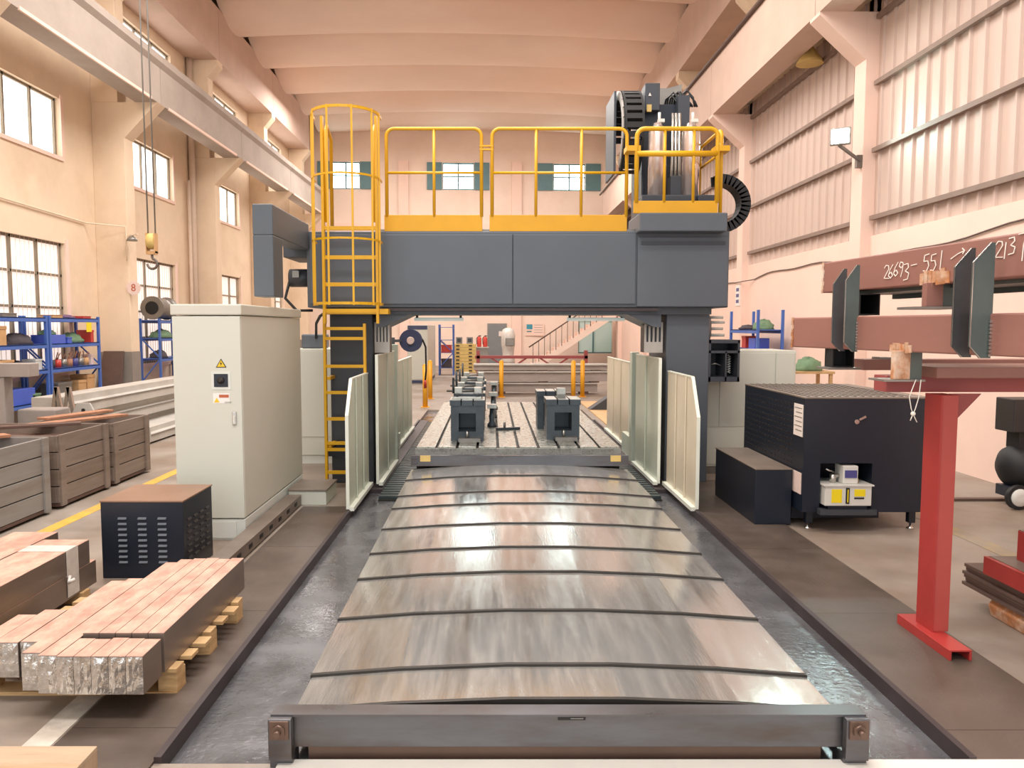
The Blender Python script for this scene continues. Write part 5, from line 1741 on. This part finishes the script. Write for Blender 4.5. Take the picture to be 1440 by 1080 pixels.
# blue rack and small table at the right wall
shelf_unit(15.6, 17.4, 5.4, 5.95, [0.4, 0.95, 1.45, 1.85], 'blue steel rack with tools against the right wall behind the light grey cabinet', top=2.25)
goods_box(5.65, 16.2, 1.45, 0.3, 0.4, 0.22, 'bin_blue', 'blue bin on the right-wall rack', False)
goods_box(5.65, 16.8, 1.45, 0.25, 0.25, 0.26, 'ext_red', 'red tool case on the right-wall rack')
sack(5.65, 15.95, 1.85, 0.22, 0.25, 0.2, 'cloth_green', 'green and white cloth heap on the right-wall rack', 12)
sack(5.65, 16.9, 1.85, 0.2, 0.25, 0.1, 'cloth_dark', 'dark bundle on the top of the right-wall rack', 13)
WT = thing('wooden_table', (5.4, 13.0, 0), 'small wooden bench beside the light grey cabinet, below the brown beam', 'bench')
MB().box(4.95, 5.75, 12.8, 13.4, 1.12, 1.16).build('table_top', 'wood_pale', WT)
for xx, yyy in ((5.0, 12.85), (5.7, 12.85), (5.0, 13.35), (5.7, 13.35)):
    MB().box(xx - 0.025, xx + 0.025, yyy - 0.025, yyy + 0.025, 0, 1.12).build('leg', 'wood_pale', WT)
MB().box(4.98, 5.72, 12.84, 13.36, 0.5, 0.53).build('under_shelf', 'dull_steel', WT)
goods_box(5.2, 13.1, 0.53, 0.3, 0.3, 0.3, 'cardboard', 'cardboard box on the lower shelf of the wooden bench')
sack(5.4, 13.05, 1.16, 0.25, 0.2, 0.22, 'cloth_green', 'green cloth heap on the wooden bench', 21)

# floodlight on right column
K = thing('flood_lamp', (5.75, 12.5, 4.9), 'lit white flood lamp on the right wall column', 'lamp')
p = at(1184, 191, 12.4)
lx, ly = Vector((0.87, -0.49, 0)), Vector((-0.49, -0.87, 0))
MB().obox((p.x, 12.45, p.z), lx, ly, (0, 0, 1), 0.15, 0.04, 0.13).build('lamp_body', 'dull_steel', K, 0.01)
c = Vector((p.x, 12.45, p.z)) + ly * 0.045
MB().obox(c, lx, ly, (0, 0, 1), 0.12, 0.004, 0.10).build('lamp_face', 'lamp_face', K)
MB().bar((p.x, 12.5, p.z - 0.12), (5.97, 12.62, p.z - 0.35), 0.04, 0.04).build('lamp_bracket', 'dull_steel', K)
MB().box(5.9, 5.988, 12.60, 12.68, p.z - 0.45, p.z - 0.25).build('junction_box', 'grimy_top', K)
p = at(1098, 100, 14.2)
K = thing('pendant_lamp', (p.x, 14.2, 6.4), 'dusty bell lamp hanging under the right crane beam slab', 'lamp')
MB().lathe((5.9, 14.6, 6.75), [(0.24, 0), (0.22, 0.06), (0.12, 0.2), (0.06, 0.3)], 18).build('bell_shade', 'crate_yellow', K)
MB().cyl((5.9, 14.6, 7.05), (5.9, 14.6, 7.2), 0.02, 8).build('stem', 'dull_steel', K)
# sign on right wall column
p = at(1031, 415, 18.45)
K = thing('wall_sign', (5.98, 18.48, p.z), 'small white sign with blue marks on the right wall column', 'sign')
MB().box(5.975, 5.988, 18.55, 18.85, p.z - 0.25, p.z + 0.25).build('sign_face', 'white_plastic', K)
for q in range(3):
    MB().box(5.972, 5.975, 18.6, 18.8, p.z - 0.18 + q * 0.14, p.z - 0.1 + q * 0.14).build('sign_mark', 'pump_blue', K)

# ================================================================== FAR END
# hose reel on a bracket behind the left guard
hx, hz = at(578, 479, 11.6).x, at(578, 479, 11.6).z
K = thing('hose_reel', (hx, 11.6, hz), 'dark blue hose reel with hanging hose behind the left splash guard', 'hose reel')
MB().lathe((hx, 11.66, hz), [(0.17, 0), (0.17, 0.03), (0.15, 0.03), (0.15, 0.10), (0.17, 0.10), (0.17, 0.13)], 20, axis=(0, -1, 0)).build('reel_drum', 'hose_blue', K)
MB().lathe((hx, 11.53, hz), [(0.06, 0), (0.05, 0.02)], 14, axis=(0, -1, 0)).build('reel_hub', 'paper_pink', K)
a = at(592, 476, 11.6)
MB().tube([(hx + 0.15, 11.6, hz + 0.04), (a.x + 0.03, 11.6, hz + 0.0), (a.x + 0.07, 11.6, hz - 0.1), (a.x + 0.075, 11.6, hz - 0.45), (a.x + 0.06, 11.6, hz - 0.6)], 0.014, 6).build('hose', 'black_rubber', K)
MB().cyl((a.x + 0.06, 11.6, hz - 0.72), (a.x + 0.06, 11.6, hz - 0.6), 0.022, 8).build('nozzle', 'ext_red', K)
MB().bar((hx - 0.02, 11.7, hz), (-1.45, 11.42, hz), 0.04, 0.04).bar((-1.45, 11.42, hz - 0.15), (-1.45, 11.42, hz + 0.05), 0.05, 0.05).build('reel_bracket', 'machine_grey', K)
# tall beige cabinet at the far left
a = at(573, 520, 26)
K = thing('beige_cabinet', (-2.45, 26.5, 0), 'tall beige cabinet with dark blue base strip at the far left beyond the table', 'cabinet')
MB().box(-2.82, -2.12, 26, 29.5, 0.1, 1.97).build('cabinet_body', 'cabinet_cream_side', K, 0.01)
MB().box(-2.8, -2.14, 25.98, 26.0, 1.82, 1.95).build('blue_strip', 'hose_blue', K)
MB().box(-2.8, -2.14, 26.0, 29.4, 0, 0.1).build('base', 'hose_blue', K)
MB().box(-2.81, -2.14, 25.985, 26.0, 0.14, 1.8).build('door', 'cabinet_cream', K)
shelf_unit(30.2, 30.9, -2.05, -1.45, [0.3, 0.9, 1.4, 1.9], 'blue rack standing beside the tall beige cabinet at the far end', top=2.0)
goods_box(-1.75, 30.5, 0.9, 0.4, 0.4, 0.3, 'ext_red', 'red box on the far blue rack')
goods_box(-1.75, 30.5, 0.3, 0.4, 0.4, 0.35, 'cloth_dark', 'dark box on the lowest shelf of the far blue rack')
# stack of yellow bins
rows = ['bottom', 'second', 'third', 'fourth', 'fifth', 'sixth', 'seventh', 'top']
for k in range(8):
    K = thing('parts_crate', (-1.1, 32.5, k * 0.15), 'yellow slotted parts crate in the far stack, %s of eight' % rows[k], 'crate', 'stacked yellow crates at the far end')
    z = k * 0.15
    MB().box(-1.58, -0.62, 32.2, 32.9, z, z + 0.145).build('crate_body', 'crate_yellow', K, 0.01)
    for xx in (-1.38, -0.85):
        MB().box(xx - 0.07, xx + 0.07, 32.19, 32.2, z + 0.05, z + 0.1).build('hand_slot', 'ink', K)
for xx, nm in ((-1.33, 'left'), (-0.88, 'right')):
    K = thing('meter_box', (xx, 32.5, 1.2), 'small grey meter box on the far crate stack, %s one' % nm, 'box')
    MB().box(xx - 0.13, xx + 0.13, 32.3, 32.6, 1.2, 1.48).build('box_body', 'dull_steel', K, 0.01)
    MB().box(xx - 0.08, xx + 0.08, 32.29, 32.3, 1.27, 1.43).build('meter_glass', 'machine_dark', K)
# extinguishers on a grey bin
K = thing('grey_bin', (-0.42, 33.5, 0), 'grey steel bin under the fire extinguishers at the far end', 'bin')
MB().box(-0.62, -0.1, 33.2, 33.8, 0, 1.0).build('bin_body', 'dull_steel', K, 0.01)
MB().box(-0.64, -0.08, 33.18, 33.82, 1.0, 1.04).build('bin_lid', 'grey_beam', K)
for xx, nm in ((-0.5, 'left'), (-0.24, 'right')):
    K = thing('fire_extinguisher', (xx, 33.5, 1.04), 'red fire extinguisher on the grey bin, %s one of the pair' % nm, 'extinguisher', 'pair of fire extinguishers')
    MB().lathe((xx, 33.5, 1.04), [(0.09, 0), (0.095, 0.03), (0.095, 0.36), (0.06, 0.43), (0.03, 0.46)], 14).build('bottle', 'ext_red', K)
    MB().box(xx - 0.03, xx + 0.08, 33.46, 33.54, 1.5, 1.54).build('valve_head', 'ink', K)
    MB().tube([(xx - 0.04, 33.5, 1.5), (xx - 0.12, 33.46, 1.4), (xx - 0.1, 33.44, 1.15)], 0.015, 6).build('hose', 'black_rubber', K)
# door on the far wall
o = structure(thing('door_1', (0.2, yfar(0.2), 0), None, None))
xd0, xd1 = at(687, 480, 37.9).x, at(711, 480, 37.9).x
MB().rbox((xd0 + xd1) / 2, yfar(0.2) - 0.03, ang, (xd1 - xd0) / 2, 0.03, 0, 2.02).build('door_leaf', 'door_grey', o)
MB().rbox((xd0 + xd1) / 2, yfar(0.2) - 0.02, ang, (xd1 - xd0) / 2 + 0.06, 0.02, 0, 2.08).build('door_frame', 'dull_steel', o)
MB().rbox(0.5, yfar(0.2) - 0.065, ang, 0.1, 0.006, 1.45, 1.7).build('door_sign', 'paper', o)
# white wrapped machine before the door
K = thing('wrapped_drill', (0.95, 33, 0), 'white plastic-wrapped bench machine standing before the grey far door', 'machine')
x = 0.75
MB().lathe((x, 33, 0.35), [(0.28, 0), (0.3, 0.1), (0.24, 0.35), (0.26, 0.6), (0.3, 0.8), (0.3, 1.2), (0.24, 1.45), (0.1, 1.52)], 12).build('wrapped_body', 'film', K)
MB().box(x - 0.12, x + 0.26, 32.66, 32.8, 1.1, 1.45).build('machine_head', 'dull_steel', K, 0.03)
MB().box(x - 0.3, x + 0.3, 32.75, 33.25, 0.0, 0.35).build('machine_base', 'dull_steel', K)
# notice board
K = thing('notice_board', (2.0, yfar(2) - 0.05, 1.4), 'pale notice board with teal square on the far wall beside the stairs', 'notice board')
p = at(752, 465, 37.8)
yy = yfar(p.x) - 0.05
a, c = at(739, 472, yy), at(765, 455, yy)
MB().box(a.x, c.x, yy - 0.02, yy, a.z, c.z).build('board', 'wall_pink', K)
MB().box(a.x + 0.05, a.x + 0.34, yy - 0.03, yy - 0.02, c.z - 0.28, c.z - 0.04).build('teal_square', 'teal_sign', K)
m = MB()
for q in range(4):
    m.box(a.x + 0.42, c.x - 0.06, yy - 0.025, yy - 0.02, c.z - 0.08 - q * 0.12, c.z - 0.065 - q * 0.12)
m.box(a.x + 0.06, a.x + 0.3, yy - 0.025, yy - 0.02, c.z - 0.42, c.z - 0.36)
m.build('board_lines', 'teal_shutter', K)
# stair window in the far wall
wn += 1
o = structure(thing('window_%d' % wn, (5.4, yfar(5.4), STW[2]), None, None))
for u0, u1 in ((STW[0], STW[0] + 0.75), (STW[0] + 0.75, STW[1])):
    u = (u0 + u1) / 2
    MB().rbox(u, yfar(u) + 0.12, ang, (u1 - u0) / 2 - 0.02, 0.01, STW[2], STW[3]).build('pane', 'stair_glass', o)
m = MB()
for u in (STW[0], STW[0] + 0.75, STW[1]):
    m.rbox(u, yfar(u) + 0.08, ang, 0.03, 0.05, STW[2], STW[3])
u = (STW[0] + STW[1]) / 2
m.rbox(u, yfar(u) + 0.08, ang, (STW[1] - STW[0]) / 2, 0.05, STW[2], STW[2] + 0.06)
m.build('window_frame', 'teal_shutter', o)
# staircase along the far wall, rising to the right
ST = thing('staircase', (3.4, 36.6, 0), 'pink concrete staircase with brown handrail rising right along the far wall', 'staircase')
SX0, SRUN, SRISE, NSTEP = 1.9, 0.27, 0.185, 16
for k in range(NSTEP):
    x = SX0 + k * SRUN
    z = (k + 1) * SRISE
    MB().box(x, x + SRUN + 0.02, 36.3, 37.4, z - SRISE - 0.04, z).build('step', 'wall_pink', ST)
sp = MB().prism([(SX0, 36.28, -0.0), (SX0 + 0.4, 36.28, 0.0), (SX0 + NSTEP * SRUN, 36.28, NSTEP * SRISE - 0.35), (SX0 + NSTEP * SRUN, 36.28, NSTEP * SRISE - 0.05), (SX0, 36.28, 0.1)], (0, 0.04, 0)).build('stringer', 'wall_far', ST)
MB().cyl((SX0 - 0.1, 36.25, 0.95), (SX0 + NSTEP * SRUN, 36.25, 0.95 + NSTEP * SRISE), 0.03, 8).build('handrail', 'brown_board', ST)
for k in range(0, NSTEP):
    x = SX0 + k * SRUN + 0.1
    MB().cyl((x, 36.27, (k + 0.5) * SRISE), (x, 36.27, 1.0 + (k + 0.3) * SRISE), 0.014, 6).build('baluster', 'brown_board', ST)

# grey long beams stacked behind the table
lab = ['lowest of the long grey beams stacked across the hall behind the table', 'middle of the long grey beams stacked across the hall behind the table', 'top long grey beam stacked across the hall behind the table']
x0 = at(666, 530, 21.6).x
x1 = at(858, 530, 21.6).x
for k, (z0, z1, xa_, xb_) in enumerate(((0.08, 0.33, x0 + 0.35, x1 - 0.35), (0.37, 0.66, x0 + 0.1, x1 - 0.05), (0.69, 0.86, x0, x1))):
    K = thing('grey_profile', ((xa_ + xb_) / 2, 21.8, z0), lab[k], 'beam', 'grey beams behind the table')
    MB().box(xa_, xb_, 21.65, 22.1, z0, z1 - 0.04).build('beam_body', 'grey_casting', K, 0.006)
    MB().box(xa_, xb_, 21.6, 22.15, z1 - 0.04, z1).build('beam_flange', 'grey_beam', K, 0.004)
    for q in range(3):
        xx = xa_ + 0.3 + q * (xb_ - xa_ - 0.8) / 2
        MB().box(xx, xx + 0.25, 21.66, 22.05, z0 - (0.08 if k == 0 else 0.035), z0).build('spacer', 'scrap_dark', K)
K = thing('control_box', (-0.45, 21, 0), 'grey slotted unit at the left end of the grey beams behind the blocks', 'unit')
p = at(690, 560, 20.6)
MB().box(-0.12, 0.2, 20.7, 21.3, 0.0, 0.42).build('unit_body', 'grey_casting', K, 0.01)
MB().box(0.02, 0.16, 20.69, 20.7, 0.08, 0.36).build('unit_grille', 'louver_black', K)
# red truss
K = thing('red_truss', (1.2, 23.8, 0), 'red steel lifting frame with diagonal braces behind the grey beams', 'frame')
xa_, xb_ = at(668, 505, 23.8).x, at(826, 505, 23.8).x
MB().box(xa_, xb_, 23.7, 23.9, 0.93, 1.02).build('top_chord', 'red_dark', K)
for xx in (xa_ + 0.05, xb_ - 0.1):
    MB().box(xx, xx + 0.1, 23.7, 23.9, 0, 1.18).build('leg', 'red_dark', K)
for xx, s in ((xa_ + 0.5, 1), (xa_ + 1.6, -1), (xa_ + 2.0, 1), (xb_ - 0.6, -1)):
    MB().bar((xx, 23.75, 0.95), (xx + s * 0.5, 23.75, 0.62), 0.05, 0.05).build('brace', 'red_dark', K)
MB().box(xa_, xb_, 23.75, 23.85, 0.55, 0.62).build('bottom_chord', 'red_dark', K)
# yellow bollards
for px, py, h, nm in ((598, 572, 1.0, 'yellow guard bollard nearest the left splash guard'), (605, 561, 1.0, 'second yellow guard bollard beyond the left splash guard'),
                      (705, 559, 0.98, 'yellow guard bollard at the middle before the grey beams'), (806, 561, 1.0, 'left yellow guard bollard of the right-hand pair'),
                      (819, 558, 0.98, 'right yellow guard bollard of the right-hand pair')):
    Yb = {598: 18.2, 605: 20.3, 705: 20.8, 806: 20.2, 819: 20.9}[px]
    a = at(px, py, Yb)
    K = thing('bollard', (a.x, Yb, 0), nm, 'bollard', 'yellow guard bollards')
    MB().cyl((a.x, Yb, 0), (a.x, Yb, h), 0.06, 12).build('bollard_post', 'bollard_orange', K)
    MB().lathe((a.x, Yb, h), [(0.06, 0), (0.04, 0.02), (0.01, 0.03)], 12).build('bollard_cap', 'safety_yellow', K)
    MB().box(a.x - 0.1, a.x + 0.1, Yb - 0.1, Yb + 0.1, 0, 0.015).build('base_plate', 'bollard_orange', K)
# ramp plate
p = at(850, 575, 17.5)
K = thing('wedge_ramp', (2.55, 17.5, 0.02), 'dark triangular steel wedge beside the far end of the right splash guard', 'wedge')
MB().prism([(2.25, 17.4, 0.02), (2.75, 17.4, 0.02), (2.75, 17.4, 0.36)], (0, 0.4, 0)).build('wedge_body', 'machine_dark', K, 0.006)
